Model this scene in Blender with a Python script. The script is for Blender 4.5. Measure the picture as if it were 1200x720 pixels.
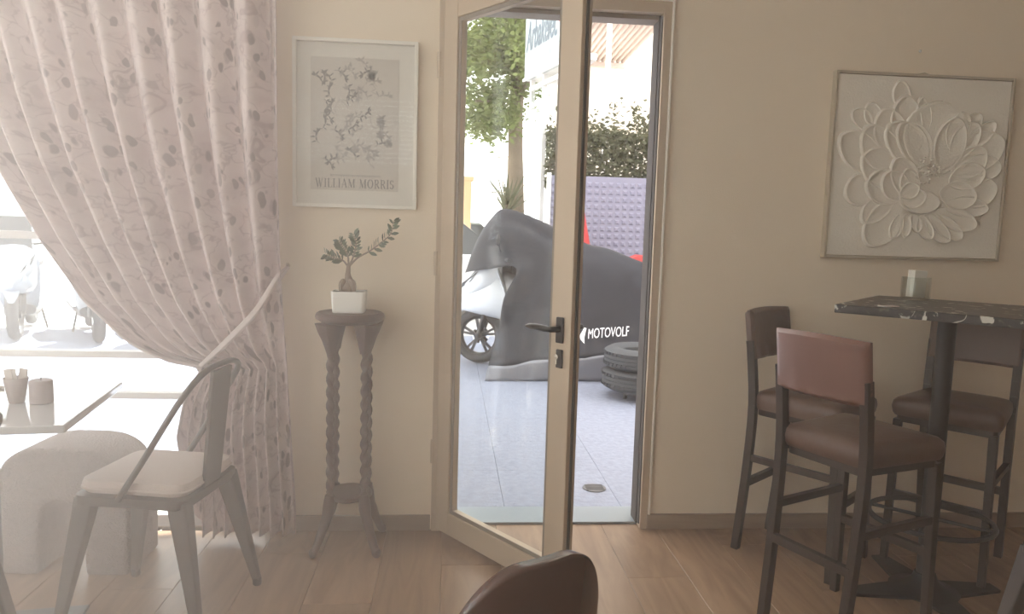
import bpy, bmesh, math, random
from mathutils import Vector, Matrix
from mathutils.bvhtree import BVHTree
random.seed(7)
R = math.radians
for o in list(bpy.data.objects): bpy.data.objects.remove(o)
scene = bpy.context.scene
COL = scene.collection

# ------------------------------------------------------------------ camera
CAM_POS = (0.0, -3.105, 1.30)
YAW, PITCH, ROLL = R(4.906), R(5.992), R(1.642)
fwd = Vector((math.sin(YAW)*math.cos(PITCH), math.cos(YAW)*math.cos(PITCH), -math.sin(PITCH)))
rgt = Vector((math.cos(YAW), -math.sin(YAW), 0)); upv = rgt.cross(fwd)
r2 = math.cos(ROLL)*rgt + math.sin(ROLL)*upv; u2 = -math.sin(ROLL)*rgt + math.cos(ROLL)*upv
cam = bpy.data.cameras.new('camera'); cam.sensor_width = 36; cam.lens = 870/1200*36; cam.clip_start = .02; cam.clip_end = 500
co = bpy.data.objects.new('camera', cam); COL.objects.link(co)
m = Matrix((r2, u2, -fwd)).transposed().to_4x4(); m.translation = Vector(CAM_POS); co.matrix_world = m
scene.camera = co

# ------------------------------------------------------------------ world, sun, exposure
world = bpy.data.worlds.new('sky'); scene.world = world; world.use_nodes = True
bg = world.node_tree.nodes['Background']; bg.inputs[0].default_value = (1.0, .972, .94, 1); bg.inputs[1].default_value = 3.4
sun = bpy.data.lights.new('sun', 'SUN'); sun.energy = 28.0; sun.angle = R(.6); sun.color = (1, .955, .885)
so = bpy.data.objects.new('sun', sun); COL.objects.link(so)
so.rotation_euler = Vector((-.135, -.62, -.78)).to_track_quat('-Z', 'Y').to_euler(); so.location = (2, 20, 25)
vs = scene.view_settings
vs.view_transform = 'Standard'; vs.look = 'None'; vs.gamma = 1; vs.use_curve_mapping = False; vs.exposure = 0.42
HAZE = .09
scene.cycles.volume_bounces = 4

# ------------------------------------------------------------------ materials
def new_mat(name):
    m = bpy.data.materials.new(name); m.use_nodes = True; nt = m.node_tree
    return m, nt, nt.nodes, nt.links, nt.nodes['Principled BSDF']
def mat(name, col, rough=.6, metal=0, var=0, vscale=8, bump=0, bscale=60, spec=.5, objvar=0, stretch=(1,1,1), coat=0):
    m, nt, N, L, p = new_mat(name)
    p.inputs['Base Color'].default_value = (*col, 1); p.inputs['Roughness'].default_value = rough
    p.inputs['Metallic'].default_value = metal; p.inputs['Specular IOR Level'].default_value = spec
    p.inputs['Coat Weight'].default_value = coat
    if var or bump:
        tc = N.new('ShaderNodeTexCoord'); mp = N.new('ShaderNodeMapping'); mp.inputs['Scale'].default_value = stretch
        L.new(tc.outputs['Object'], mp.inputs[0])
    if var or objvar:
        mx = N.new('ShaderNodeMix'); mx.data_type = 'RGBA'
        mx.inputs[6].default_value = (*[c*(1-var-objvar) for c in col], 1); mx.inputs[7].default_value = (*[min(1, c*(1+var+objvar)) for c in col], 1)
        src = None
        if var:
            n = N.new('ShaderNodeTexNoise'); n.inputs['Scale'].default_value = vscale; n.inputs['Detail'].default_value = 5
            L.new(mp.outputs[0], n.inputs[0]); src = n.outputs[0]
        if objvar:
            oi = N.new('ShaderNodeObjectInfo')
            if src:
                a = N.new('ShaderNodeMix'); a.data_type = 'FLOAT'; a.inputs[0].default_value = objvar/(objvar+var)
                L.new(src, a.inputs[2]); L.new(oi.outputs['Random'], a.inputs[3]); src = a.outputs[0]
            else: src = oi.outputs['Random']
        L.new(src, mx.inputs[0]); L.new(mx.outputs[2], p.inputs['Base Color'])
    if bump:
        b = N.new('ShaderNodeTexNoise'); b.inputs['Scale'].default_value = bscale; b.inputs['Detail'].default_value = 4
        L.new(mp.outputs[0], b.inputs[0]); bn = N.new('ShaderNodeBump'); bn.inputs['Strength'].default_value = bump; bn.inputs['Distance'].default_value = .01
        L.new(b.outputs[0], bn.inputs['Height']); L.new(bn.outputs[0], p.inputs['Normal'])
    return m
def glass_mat(name, tint=(1,1,1), rough=0.0, ior=1.45):
    m, nt, N, L, p = new_mat(name); N.remove(p); out = N['Material Output']
    tr = N.new('ShaderNodeBsdfTransparent'); tr.inputs[0].default_value = (*tint, 1)
    gl = N.new('ShaderNodeBsdfGlossy'); gl.inputs['Roughness'].default_value = rough
    lw = N.new('ShaderNodeLayerWeight'); lw.inputs[0].default_value = .5; pw = N.new('ShaderNodeMath'); pw.operation = 'POWER'; pw.inputs[1].default_value = 5; L.new(lw.outputs['Facing'], pw.inputs[0])
    f0 = ((ior-1)/(ior+1))**2; fr = N.new('ShaderNodeMapRange'); fr.inputs[3].default_value = f0; fr.inputs[4].default_value = 1; L.new(pw.outputs[0], fr.inputs[0])
    mx = N.new('ShaderNodeMixShader'); L.new(fr.outputs[0], mx.inputs[0]); L.new(tr.outputs[0], mx.inputs[1]); L.new(gl.outputs[0], mx.inputs[2])
    L.new(mx.outputs[0], out.inputs[0]); return m
def oak_mat(name, c1, c2, rough, axis='y'):
    m, nt, N, L, p = new_mat(name)
    tc = N.new('ShaderNodeTexCoord'); oi = N.new('ShaderNodeObjectInfo'); mp = N.new('ShaderNodeMapping')
    mp.inputs['Scale'].default_value = (9, .8, 9) if axis == 'y' else (.8, 9, 9)
    va = N.new('ShaderNodeVectorMath'); va.operation = 'SCALE'; va.inputs[0].default_value = (13, 31, 7)
    L.new(oi.outputs['Random'], va.inputs['Scale']); ad = N.new('ShaderNodeVectorMath'); L.new(tc.outputs['Object'], ad.inputs[0]); L.new(va.outputs[0], ad.inputs[1])
    L.new(ad.outputs[0], mp.inputs[0])
    n = N.new('ShaderNodeTexNoise'); n.inputs['Scale'].default_value = 1.6; n.inputs['Detail'].default_value = 7; n.inputs['Distortion'].default_value = 1.4
    L.new(mp.outputs[0], n.inputs[0])
    ramp = N.new('ShaderNodeValToRGB'); ramp.color_ramp.elements[0].position = .32; ramp.color_ramp.elements[1].position = .68
    ramp.color_ramp.elements[0].color = (*c1, 1); ramp.color_ramp.elements[1].color = (*c2, 1); L.new(n.outputs[0], ramp.inputs[0])
    hs = N.new('ShaderNodeHueSaturation'); mr = N.new('ShaderNodeMapRange'); mr.inputs[3].default_value = .86; mr.inputs[4].default_value = 1.12
    L.new(oi.outputs['Random'], mr.inputs[0]); L.new(mr.outputs[0], hs.inputs['Value']); L.new(ramp.outputs[0], hs.inputs['Color']); L.new(hs.outputs[0], p.inputs['Base Color'])
    p.inputs['Roughness'].default_value = rough
    bn = N.new('ShaderNodeBump'); bn.inputs['Strength'].default_value = .12; bn.inputs['Distance'].default_value = .004; L.new(n.outputs[0], bn.inputs['Height']); L.new(bn.outputs[0], p.inputs['Normal'])
    return m
def curtain_mat():
    m, nt, N, L, p = new_mat('floral_fabric')
    uv = N.new('ShaderNodeUVMap')
    ns = N.new('ShaderNodeTexNoise'); ns.inputs['Scale'].default_value = 9; ns.inputs['Detail'].default_value = 2; L.new(uv.outputs[0], ns.inputs[0])
    sb = N.new('ShaderNodeVectorMath'); sb.operation = 'SUBTRACT'; sb.inputs[1].default_value = (.5, .5, .5); L.new(ns.outputs['Color'], sb.inputs[0])
    def warped(amount):
        sc = N.new('ShaderNodeVectorMath'); sc.operation = 'SCALE'; sc.inputs['Scale'].default_value = amount; L.new(sb.outputs[0], sc.inputs[0])
        ad = N.new('ShaderNodeVectorMath'); L.new(uv.outputs[0], ad.inputs[0]); L.new(sc.outputs[0], ad.inputs[1]); return ad.outputs[0]
    def ramp(src, pts):
        r = N.new('ShaderNodeValToRGB'); e = r.color_ramp.elements
        e[0].position, e[0].color = pts[0][0], (pts[0][1],)*3+(1,); e[1].position, e[1].color = pts[-1][0], (pts[-1][1],)*3+(1,)
        for q, c in pts[1:-1]: x = e.new(q); x.color = (c, c, c, 1)
        L.new(src, r.inputs[0]); return r.outputs[0]
    def mixc(fac, a, b):
        x = N.new('ShaderNodeMix'); x.data_type = 'RGBA'; L.new(fac, x.inputs[0])
        for s, i in ((a, 6), (b, 7)):
            if isinstance(s, tuple): x.inputs[i].default_value = (*s, 1)
            else: L.new(s, x.inputs[i])
        return x.outputs[2]
    def mul(a, b):
        x = N.new('ShaderNodeMath'); x.operation = 'MULTIPLY'; L.new(a, x.inputs[0]); L.new(b, x.inputs[1]); return x.outputs[0]
    # soft mauve clouds of blossom
    n1 = N.new('ShaderNodeTexNoise'); n1.inputs['Scale'].default_value = 7; n1.inputs['Detail'].default_value = 3; L.new(warped(.2), n1.inputs[0])
    cloud = ramp(n1.outputs[0], [(.44, 0), (.62, .55)])
    # roses: rippled petals round scattered centres
    v1 = N.new('ShaderNodeTexVoronoi'); v1.inputs['Scale'].default_value = 7.5; L.new(warped(.13), v1.inputs[0])
    wv = N.new('ShaderNodeMath'); wv.operation = 'SINE'; ml = N.new('ShaderNodeMath'); ml.operation = 'MULTIPLY'; ml.inputs[1].default_value = 30
    L.new(v1.outputs['Distance'], ml.inputs[0]); L.new(ml.outputs[0], wv.inputs[0])
    pk1 = N.new('ShaderNodeSeparateColor'); L.new(v1.outputs['Color'], pk1.inputs[0])
    rose = mul(mul(ramp(v1.outputs['Distance'], [(.30, .9), (.45, 0)]), ramp(wv.outputs[0], [(.1, .25), (.8, 1)])), ramp(pk1.outputs[0], [(.35, 0), (.45, 1)]))
    # leaves in three leanings
    leaves = []
    for rot, sc, thr in ((.5, 21, .62), (2.2, 24, .66), (1.3, 29, .60)):
        v2 = N.new('ShaderNodeTexVoronoi'); v2.inputs['Scale'].default_value = sc
        mp = N.new('ShaderNodeMapping'); mp.inputs['Scale'].default_value = (1, .48, 1); mp.inputs['Rotation'].default_value = (0, 0, rot); mp.inputs['Location'].default_value = (rot*3, sc, 0)
        L.new(warped(.05), mp.inputs[0]); L.new(mp.outputs[0], v2.inputs[0])
        pick = N.new('ShaderNodeSeparateColor'); L.new(v2.outputs['Color'], pick.inputs[0])
        leaves.append(mul(ramp(v2.outputs['Distance'], [(.25, 1), (.33, 0)]), ramp(pick.outputs[0], [(thr, 0), (thr+.22, .95)])))
    n2 = N.new('ShaderNodeTexNoise'); n2.inputs['Scale'].default_value = 11; n2.inputs['Detail'].default_value = 3; L.new(warped(.12), n2.inputs[0])
    stem = ramp(n2.outputs[0], [(.478, 0), (.495, .6), (.505, .6), (.522, 0)])
    c = mixc(cloud, (.79, .69, .672), (.63, .52, .517)); c = mixc(rose, c, (.52, .41, .41)); c = mixc(stem, c, (.50, .40, .40))
    for lfm in leaves: c = mixc(lfm, c, (.34, .27, .275))
    L.new(c, p.inputs['Base Color']); p.inputs['Roughness'].default_value = .9; p.inputs['Specular IOR Level'].default_value = .1
    tl = N.new('ShaderNodeBsdfTranslucent'); L.new(c, tl.inputs[0])
    mx = N.new('ShaderNodeMixShader'); mx.inputs[0].default_value = .30; L.new(p.outputs[0], mx.inputs[1]); L.new(tl.outputs[0], mx.inputs[2]); L.new(mx.outputs[0], N['Material Output'].inputs[0])
    return m
def terrazzo_mat():
    m, nt, N, L, p = new_mat('dark_marble')
    tc = N.new('ShaderNodeTexCoord')
    n = N.new('ShaderNodeTexNoise'); n.inputs['Scale'].default_value = 16; n.inputs['Detail'].default_value = 5; n.inputs['Distortion'].default_value = 1.5; L.new(tc.outputs['Object'], n.inputs[0])
    r = N.new('ShaderNodeValToRGB'); e = r.color_ramp.elements; e[0].position = .40; e[0].color = (.022, .017, .015, 1); e[1].position = .68; e[1].color = (.10, .085, .07, 1)
    x = e.new(.62); x.color = (.035, .027, .023, 1); L.new(n.outputs[0], r.inputs[0])
    v = N.new('ShaderNodeTexNoise'); v.inputs['Scale'].default_value = 11; v.inputs['Detail'].default_value = 6; v.inputs['Distortion'].default_value = 2.2
    mp = N.new('ShaderNodeMapping'); mp.inputs['Location'].default_value = (3, 5, 1); L.new(tc.outputs['Object'], mp.inputs[0]); L.new(mp.outputs[0], v.inputs[0])
    w = N.new('ShaderNodeValToRGB'); w.color_ramp.elements[0].position = .605; w.color_ramp.elements[0].color = (0,0,0,1); w.color_ramp.elements[1].position = .63; w.color_ramp.elements[1].color = (1,1,1,1); L.new(v.outputs[0], w.inputs[0])
    mx = N.new('ShaderNodeMix'); mx.data_type = 'RGBA'; L.new(w.outputs[0], mx.inputs[0]); L.new(r.outputs[0], mx.inputs[6]); mx.inputs[7].default_value = (.55, .52, .46, 1)
    L.new(mx.outputs[2], p.inputs['Base Color']); p.inputs['Roughness'].default_value = .34; p.inputs['Specular IOR Level'].default_value = .3
    return m
M = dict(
    wall=mat('cream_wall_paint', (.82, .705, .565), .75, var=.02, vscale=3, bump=.12, bscale=220, spec=.3),
    ceil=mat('white_ceiling_paint', (.85, .83, .79), .8),
    oak=oak_mat('oak_laminate', (.23, .138, .083), (.35, .228, .145), .36),
    base=oak_mat('oak_baseboard', (.27, .20, .145), (.34, .26, .195), .45, 'x'),
    alu=mat('champagne_aluminium', (.53, .425, .32), .42, metal=.15, spec=.5),
    alud=mat('dark_door_rubber', (.075, .068, .065), .9, spec=.1), bealud=mat('brown_glazing_gasket', (.26, .22, .18), .6),
    bead=mat('pale_corner_bead', (.88, .83, .75), .4),
    glass=glass_mat('window_glass', (.95, .97, .97)),
    pglass=glass_mat('picture_glass', (.97, .97, .97)),
    winw=mat('window_frame_grey', (.62, .60, .58), .5),
    curtain=curtain_mat(), strap=mat('curtain_strap_fabric', (.54, .46, .44), .85, var=.15, vscale=40),
    white_frame=mat('white_frame_lacquer', (.84, .80, .73), .45), mount=mat('white_mount_card', (.82, .78, .71), .85), paper=mat('beige_print_paper', (.66, .61, .55), .85),
    ink=mat('grey_ink', (.20, .18, .17), .9), ink2=mat('pale_grey_ink', (.43, .39, .36), .9),
    plaster=mat('relief_plaster', (.83, .77, .68), .7, bump=.25, bscale=130), pframe=mat('pale_gilt_frame', (.52, .45, .35), .45, metal=.2),
    mahog=mat('dark_mahogany', (.075, .038, .03), .42, var=.25, vscale=14, stretch=(1,1,.2)),
    ceramic=mat('white_ceramic', (.88, .85, .80), .25), soil=mat('potting_soil', (.05, .035, .025), .95, bump=.8, bscale=90),
    bark=mat('grey_brown_bark', (.27, .20, .15), .8, var=.25, vscale=25, bump=.4, bscale=50), leaf=mat('dark_green_leaf', (.07, .10, .045), .45, objvar=.3),
    vinyl=mat('brown_vinyl', (.105, .058, .042), .38, var=.12, vscale=5, bump=.12, bscale=35, spec=.5), vinyl2=mat('worn_brown_vinyl', (.17, .085, .068), .36, var=.2, vscale=6, bump=.2, bscale=14),
    stoolleg=mat('dark_brown_metal', (.040, .027, .021), .38, metal=.3), black=mat('black_metal', (.022, .019, .018), .45, metal=.3),
    marble=terrazzo_mat(), tumbler=glass_mat('tumbler_glass', (.90, .91, .89), .06, 1.5), napkin=mat('white_napkin', (.86, .82, .74), .9),
    gun=mat('gunmetal_sheet', (.10, .085, .08), .42, metal=.45), cushion=mat('beige_cushion_cloth', (.66, .57, .53), .9, bump=.3, bscale=160),
    boucle=mat('taupe_boucle', (.34, .29, .275), .95, var=.2, vscale=60, bump=1.0, bscale=130),
    tabletop=mat('glossy_pale_tabletop', (.62, .62, .63), .06, coat=.5), tableblue=mat('grey_steel_base', (.17, .19, .22), .35, metal=.4),
    cup=mat('taupe_cup', (.42, .34, .33), .6), box=mat('rose_grey_candle', (.40, .33, .33), .5), sachet=mat('cream_paper_sachet', (.75, .68, .63), .8),
    brownshell=mat('glossy_brown_leather', (.075, .036, .028), .22, var=.1, vscale=4, spec=.6), woodleg=mat('walnut_leg', (.09, .05, .035), .4),
    handle=mat('black_handle', (.02, .018, .018), .3, metal=.2), brass=mat('steel_cylinder', (.75, .70, .6), .25, metal=.9),
    blind=mat('white_blind_slat', (.8, .78, .74), .5), thr=mat('aluminium_threshold', (.26, .30, .34), .35, metal=.4),
    pave=mat('pale_textured_paver', (.205, .226, .295), .75, var=.34, vscale=26, bump=.6, bscale=55, objvar=.03), street=mat('pale_asphalt', (.45, .44, .43), .9, var=.08, vscale=2),
    iron=mat('cast_iron', (.12, .12, .13), .55, metal=.4), 
    cover=mat('dark_grey_cover_cloth', (.015, .0165, .024), .55, var=.1, vscale=3, spec=.2), silver=mat('silver_cover_cloth', (.16, .165, .19), .42, metal=.25), coverink=mat('white_print', (.85, .85, .88), .5),
    whitep=mat('white_plastic', (.62, .64, .66), .25, coat=.3), tyre=mat('black_rubber', (.028, .028, .032), .7, bump=.2), rim=mat('dark_alloy', (.05, .048, .05), .35, metal=.6), chrome=mat('chrome', (.75, .75, .77), .12, metal=1),
    greytyre=mat('dusty_tyre_rubber', (.036, .040, .046), .75, var=.1), panel=mat('lilac_grey_panel', (.165, .16, .22), .55), red=mat('red_cloth', (.35, .02, .02), .6),
    hedge=mat('hedge_leaf', (.085, .09, .045), .7, objvar=0, var=.3, vscale=3), tree=mat('tree_leaf', (.15, .19, .05), .6, var=.35, vscale=1.2), trunk=mat('palm_bark', (.15, .115, .08), .9, var=.3, vscale=6, bump=.6, bscale=14),
    cream=mat('cream_render', (.86, .80, .70), .85, var=.04, vscale=1.5), corr=mat('pale_red_corrugated_sheet', (.60, .49, .44), .6), signw=mat('white_sign_panel', (.30, .34, .365), .35), signk=mat('dark_sign_ink', (.08, .11, .14), .5), signr=mat('red_sign_ink', (.7, .06, .08), .5),
    orange=mat('orange_render', (.55, .36, .20), .8), carw=mat('white_car_paint', (.8, .8, .8), .2, coat=.5), carg=mat('grey_green_car_paint', (.16, .19, .18), .2, coat=.5), carglass=mat('dark_car_glass', (.03, .035, .04), .08),
    greyp=mat('blue_grey_paint', (.34, .38, .44), .3, coat=.3), dseat=mat('dark_seat_vinyl', (.05, .05, .055), .5), decal=mat('cream_decal', (.86, .80, .68), .6), awn=mat('awning_canvas', (.55, .50, .44), .85),
)
M['tree'].node_tree.nodes['Principled BSDF'].inputs['Subsurface Weight'].default_value = 0
def leafy(m, t=.4):
    nt = m.node_tree; N, L = nt.nodes, nt.links; p = N['Principled BSDF']; tl = N.new('ShaderNodeBsdfTranslucent')
    src = p.inputs['Base Color'].links[0].from_socket; L.new(src, tl.inputs[0]); mx = N.new('ShaderNodeMixShader'); mx.inputs[0].default_value = t
    L.new(p.outputs[0], mx.inputs[1]); L.new(tl.outputs[0], mx.inputs[2]); L.new(mx.outputs[0], N['Material Output'].inputs[0])
leafy(M['tree']); leafy(M['hedge'], .3)

# ------------------------------------------------------------------ mesh helpers
class MB:
    def __init__(s): s.v = []; s.f = []
    def add(s, vs, fs):
        n = len(s.v); s.v += [tuple(v) for v in vs]; s.f += [tuple(i+n for i in f) for f in fs]; return s
    def box(s, x0, x1, y0, y1, z0, z1, mtx=None):
        p = [Vector((x, y, z)) for z in (z0, z1) for y in (y0, y1) for x in (x0, x1)]
        if mtx: p = [mtx @ q for q in p]
        return s.add(p, [(0,2,3,1), (4,5,7,6), (0,1,5,4), (2,6,7,3), (0,4,6,2), (1,3,7,5)])
    def bar(s, a, b, w, d=None, side=(0,0,1), w2=None, d2=None):
        a, b = Vector(a), Vector(b); d = d or w; w2 = w2 or w; d2 = d2 or d
        t = (b-a).normalized(); e1 = Vector(side).cross(t)
        if e1.length < 1e-4: e1 = Vector((1,0,0)).cross(t)
        e1.normalize(); e2 = t.cross(e1)
        p = [a+e1*x*w/2+e2*y*d/2 for x, y in ((-1,-1),(1,-1),(1,1),(-1,1))]+[b+e1*x*w2/2+e2*y*d2/2 for x, y in ((-1,-1),(1,-1),(1,1),(-1,1))]
        return s.add(p, [(3,2,1,0), (4,5,6,7), (0,1,5,4), (1,2,6,5), (2,3,7,6), (3,0,4,7)])
    def tube(s, path, rad, n=10, closed=False, flat=1.0):
        P = [Vector(p) for p in path]; k = len(P); rs = rad if isinstance(rad, (list, tuple)) else [rad]*k
        up = Vector((0,0,1)); vs = []; e_prev = None
        for i, p in enumerate(P):
            a = P[(i-1) % k] if (closed or i) else P[0]; b = P[(i+1) % k] if (closed or i < k-1) else P[-1]
            t = (b-a).normalized()
            if e_prev is None:
                e1 = up.cross(t)
                if e1.length < 1e-3: e1 = Vector((1,0,0)).cross(t)
            else: e1 = e_prev - t*e_prev.dot(t)
            e1.normalize(); e2 = t.cross(e1); e_prev = e1
            vs += [p+(e1*math.cos(2*math.pi*j/n)+e2*math.sin(2*math.pi*j/n)*flat)*rs[i] for j in range(n)]
        fs = []
        for i in range(k if closed else k-1):
            for j in range(n): fs.append((i*n+j, i*n+(j+1) % n, ((i+1) % k)*n+(j+1) % n, ((i+1) % k)*n+j))
        if not closed: fs += [tuple(range(n-1, -1, -1)), tuple(range((k-1)*n, k*n))]
        return s.add(vs, fs)
    def lathe(s, prof, c=(0,0,0), n=24, mtx=None, cap=True):
        vs = []; c = Vector(c)
        for r, z in prof:
            for j in range(n):
                a = 2*math.pi*j/n; q = Vector((r*math.cos(a), r*math.sin(a), z)); vs.append((mtx @ q if mtx else q)+c)
        fs = [(i*n+j, i*n+(j+1) % n, (i+1)*n+(j+1) % n, (i+1)*n+j) for i in range(len(prof)-1) for j in range(n)]
        if cap: fs += [tuple(range(n-1, -1, -1)), tuple(range((len(prof)-1)*n, len(prof)*n))]
        return s.add(vs, fs)
    def prism(s, poly, fn, a, b):      # poly in 2-D, fn(u,v,w)->xyz, from w=a to w=b
        n = len(poly); vs = [fn(u, v, a) for u, v in poly]+[fn(u, v, b) for u, v in poly]
        return s.add(vs, [tuple(range(n-1, -1, -1)), tuple(range(n, 2*n))]+[(i, (i+1) % n, n+(i+1) % n, n+i) for i in range(n)])
    def grid(s, nu, nv, fn, wrap=False):
        vs = [fn(i/nu, j/nv) for j in range(nv+1) for i in range(nu+1)]
        return s.add(vs, [(j*(nu+1)+i, j*(nu+1)+i+1, (j+1)*(nu+1)+i+1, (j+1)*(nu+1)+i) for j in range(nv) for i in range(nu)])
    def mesh(s, name, material, smooth=False, bevel=0, seg=2, fix=True):
        me = bpy.data.meshes.new(name); me.from_pydata(s.v, [], s.f)
        if bevel or fix:
            bm = bmesh.new(); bm.from_mesh(me)
            if fix: bmesh.ops.recalc_face_normals(bm, faces=bm.faces)
            if bevel:
                es = [e for e in bm.edges if len(e.link_faces) == 2 and e.calc_face_angle(0) > .5]
                bmesh.ops.bevel(bm, geom=es, offset=bevel, segments=seg, profile=.6, affect='EDGES', clamp_overlap=True)
            bm.to_mesh(me); bm.free()
        if material: me.materials.append(M[material] if isinstance(material, str) else material)
        if smooth:
            me.polygons.foreach_set('use_smooth', [True]*len(me.polygons))
            try: me.set_sharp_from_angle(angle=R(40))
            except Exception: pass
        return me
    def build(s, name, material, parent=None, smooth=False, bevel=0, seg=2, label=None, cat=None, group=None, kind=None, fix=True):
        return link(name, s.mesh(name, material, smooth, bevel, seg, fix), parent, label, cat, group, kind)
def link(name, me, parent=None, label=None, cat=None, group=None, kind=None, loc=None, rz=0):
    o = bpy.data.objects.new(name, me); COL.objects.link(o); o.parent = parent
    if loc: o.location = loc
    if rz: o.rotation_euler.z = rz
    if label: o['label'] = label
    if cat: o['category'] = cat
    if group: o['group'] = group
    if kind: o['kind'] = kind
    return o
def thing(name, label, cat, loc=(0,0,0), rz=0, group=None, kind=None): return link(name, None, None, label, cat, group, kind, loc, rz)
def box(name, material, x0, x1, y0, y1, z0, z1, parent=None, bevel=0, **k): return MB().box(x0, x1, y0, y1, z0, z1).build(name, material, parent, bevel=bevel, **k)
def copy_tree(o, parent=None):
    c = o.copy(); COL.objects.link(c); c.parent = parent
    for ch in list(o.children): copy_tree(ch, c)
    return c
def spline(pts, n):
    P = [Vector(p) for p in pts]; P = [2*P[0]-P[1]]+P+[2*P[-1]-P[-2]]; out = []
    segs = len(P)-3
    for i in range(n+1):
        t = i/n*segs; k = min(int(t), segs-1); t -= k; a, b, c, d = P[k:k+4]
        out.append(.5*((2*b)+(c-a)*t+(2*a-5*b+4*c-d)*t*t+(3*b-3*c+d-a)*t**3))
    return out
def lerp(a, b, t): return a+(b-a)*t
def interp(tab, x):
    if x <= tab[0][0]: return tab[0][1]
    for (a, b), (c, d) in zip(tab, tab[1:]):
        if x <= c: return b+(d-b)*(x-a)/(c-a)
    return tab[-1][1]
def text_mesh(s, size, shear=0, offset=0):
    cu = bpy.data.curves.new('lettering', 'FONT'); cu.body = s; cu.size = size; cu.shear = shear; cu.offset = offset; cu.resolution_u = 4
    ob = bpy.data.objects.new('lettering', cu); COL.objects.link(ob); dg = bpy.context.evaluated_depsgraph_get(); dg.update()
    me = bpy.data.meshes.new_from_object(ob.evaluated_get(dg)); bpy.data.objects.remove(ob)
    return me

# ------------------------------------------------------------------ room shell
XL, XR, YB, ZC = -3.3, 3.6, -5.2, 2.85
floor = box('floor', 'base', XL, XR, YB, .05, -.10, -.012, kind='structure')
PW, PL = .235, 1.29
pm = MB().box(.0008, PW-.0008, .0008, PL-.0008, -.0118, 0).mesh('plank', 'oak', bevel=.0012, seg=1)
nx = int((XR-XL)/PW)+1
for i in range(nx):
    x = XL+i*PW
    if x+PW > XR+.02: continue
    hi = .045; lo = hi-PL*(.15+.85*((i*37) % 100)/100)
    while hi > YB+.02:
        o = link('plank', pm, floor, loc=(x, lo, 0)); o.scale.y = (hi-lo)/PL
        hi = lo; lo = max(YB, lo-PL)
ceiling = box('ceiling', 'ceil', XL-.2, XR+.2, YB-.2, .2, ZC, ZC+.25, kind='structure')
WX0, WX1, WZ1 = -2.95, -.72, 2.55
DX0, DX1, DZ1 = -.058, .900, 2.246
wf = MB()
wf.box(XL-.2, WX0, 0, .2, -.1, ZC); wf.box(WX0, WX1, 0, .2, WZ1, ZC); wf.box(WX0, WX1, 0, .2, -.1, .0)
wf.box(WX1, DX0, 0, .2, -.1, ZC); wf.box(DX0, DX1, 0, .2, DZ1, ZC); wf.box(DX1, XR+.2, 0, .2, -.1, ZC)
wf.build('wall_front', 'wall', kind='structure')
wl = MB(); wl.box(XL-.2, XL, YB, -4.7, -.1, ZC); wl.box(XL-.2, XL, -.5, 0, -.1, ZC); wl.box(XL-.2, XL, -4.7, -.5, -.1, .2); wl.box(XL-.2, XL, -4.7, -.5, 2.72, ZC)
wl.build('wall_left', 'wall', kind='structure')
box('wall_right', 'base', XR, XR+.2, YB, 0, -.1, ZC, kind='structure')  # unseen wall; dark finish chosen to cut light bouncing from the right
BW = [(-1.98, -.28, 1.90, 2.72), (-3.15, -2.1, .2, 2.72)]
wb = MB(); wb.box(XL-.2, BW[1][0], YB-.2, YB, -.1, ZC); wb.box(BW[1][1], BW[0][0], YB-.2, YB, -.1, ZC); wb.box(BW[0][1], XR+.2, YB-.2, YB, -.1, ZC)
for a, b, c, d in BW: wb.box(a, b, YB-.2, YB, -.1, c); wb.box(a, b, YB-.2, YB, d, ZC)
wb.build('wall_back', 'wall', kind='structure')
for nm, a, b in (('baseboard_left', WX1+.01, DX0-.004), ('baseboard_right', DX1-.012, XR)):
    box(nm, 'base', a, b, -.016, 0, 0, .067, bevel=.003, kind='structure')
def window(name, ax, p, a, b, c, d, bars, mullions, bw=.05):
    w = thing(name, None, None, kind='structure')
    def bx(nm, m, u0, u1, q0, q1, z0, z1):
        if ax == 'y': return box(nm, m, u0, u1, q0, q1, z0, z1, w, .003 if m != 'glass' else 0)
        return box(nm, m, q0, q1, u0, u1, z0, z1, w, .003 if m != 'glass' else 0)
    bx('frame_post', 'winw', a, a+bw, p, p+.07, c, d); bx('frame_post', 'winw', b-bw, b, p, p+.07, c, d)
    bx('frame_rail', 'winw', a+bw, b-bw, p, p+.07, d-bw, d); bx('frame_rail', 'winw', a+bw, b-bw, p, p+.07, c, c+.05)
    for z0, z1 in bars: bx('glazing_bar', 'winw', a+bw, b-bw, p, p+.05, z0, z1)
    for u in mullions: bx('mullion', 'winw', u-.025, u+.025, p, p+.07, c+.05, d-bw)
    bx('glass_pane', 'glass', a+bw, b-bw, p+.03, p+.036, c+.05, d-bw)
    return w
window('window_1', 'y', .05, WX0, WX1, 0, WZ1, [(1.205, 1.236), (.722, .75), (.55, .577)], [-2.0])
window('window_2', 'y', YB-.15, *BW[0], [], [])
window('fill_window_rear', 'y', YB-.15, *BW[1], [], [])  # unseen rear opening added to let more sky light in
window('fill_window_left', 'x', XL-.15, -4.7, -.5, .2, 2.72, [], [-3.3, -1.9])  # unseen side glazing added to light the room from the left
bl = thing('venetian_blind', 'white slatted venetian blind hanging in the rear window', 'blind', (BW[0][0]+.02, YB+.03, 0))
slat = MB().box(0, BW[0][1]-BW[0][0]-.04, -.022, .022, -.001, .001, Matrix.Rotation(R(28), 4, 'X')).mesh('slat', 'blind')
box('head_rail', 'blind', 0, 1.66, -.025, .025, 2.68, 2.72, bl)
for i in range(16): link('slat', slat, bl, loc=(0, 0, 2.65-i*.05))

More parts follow.
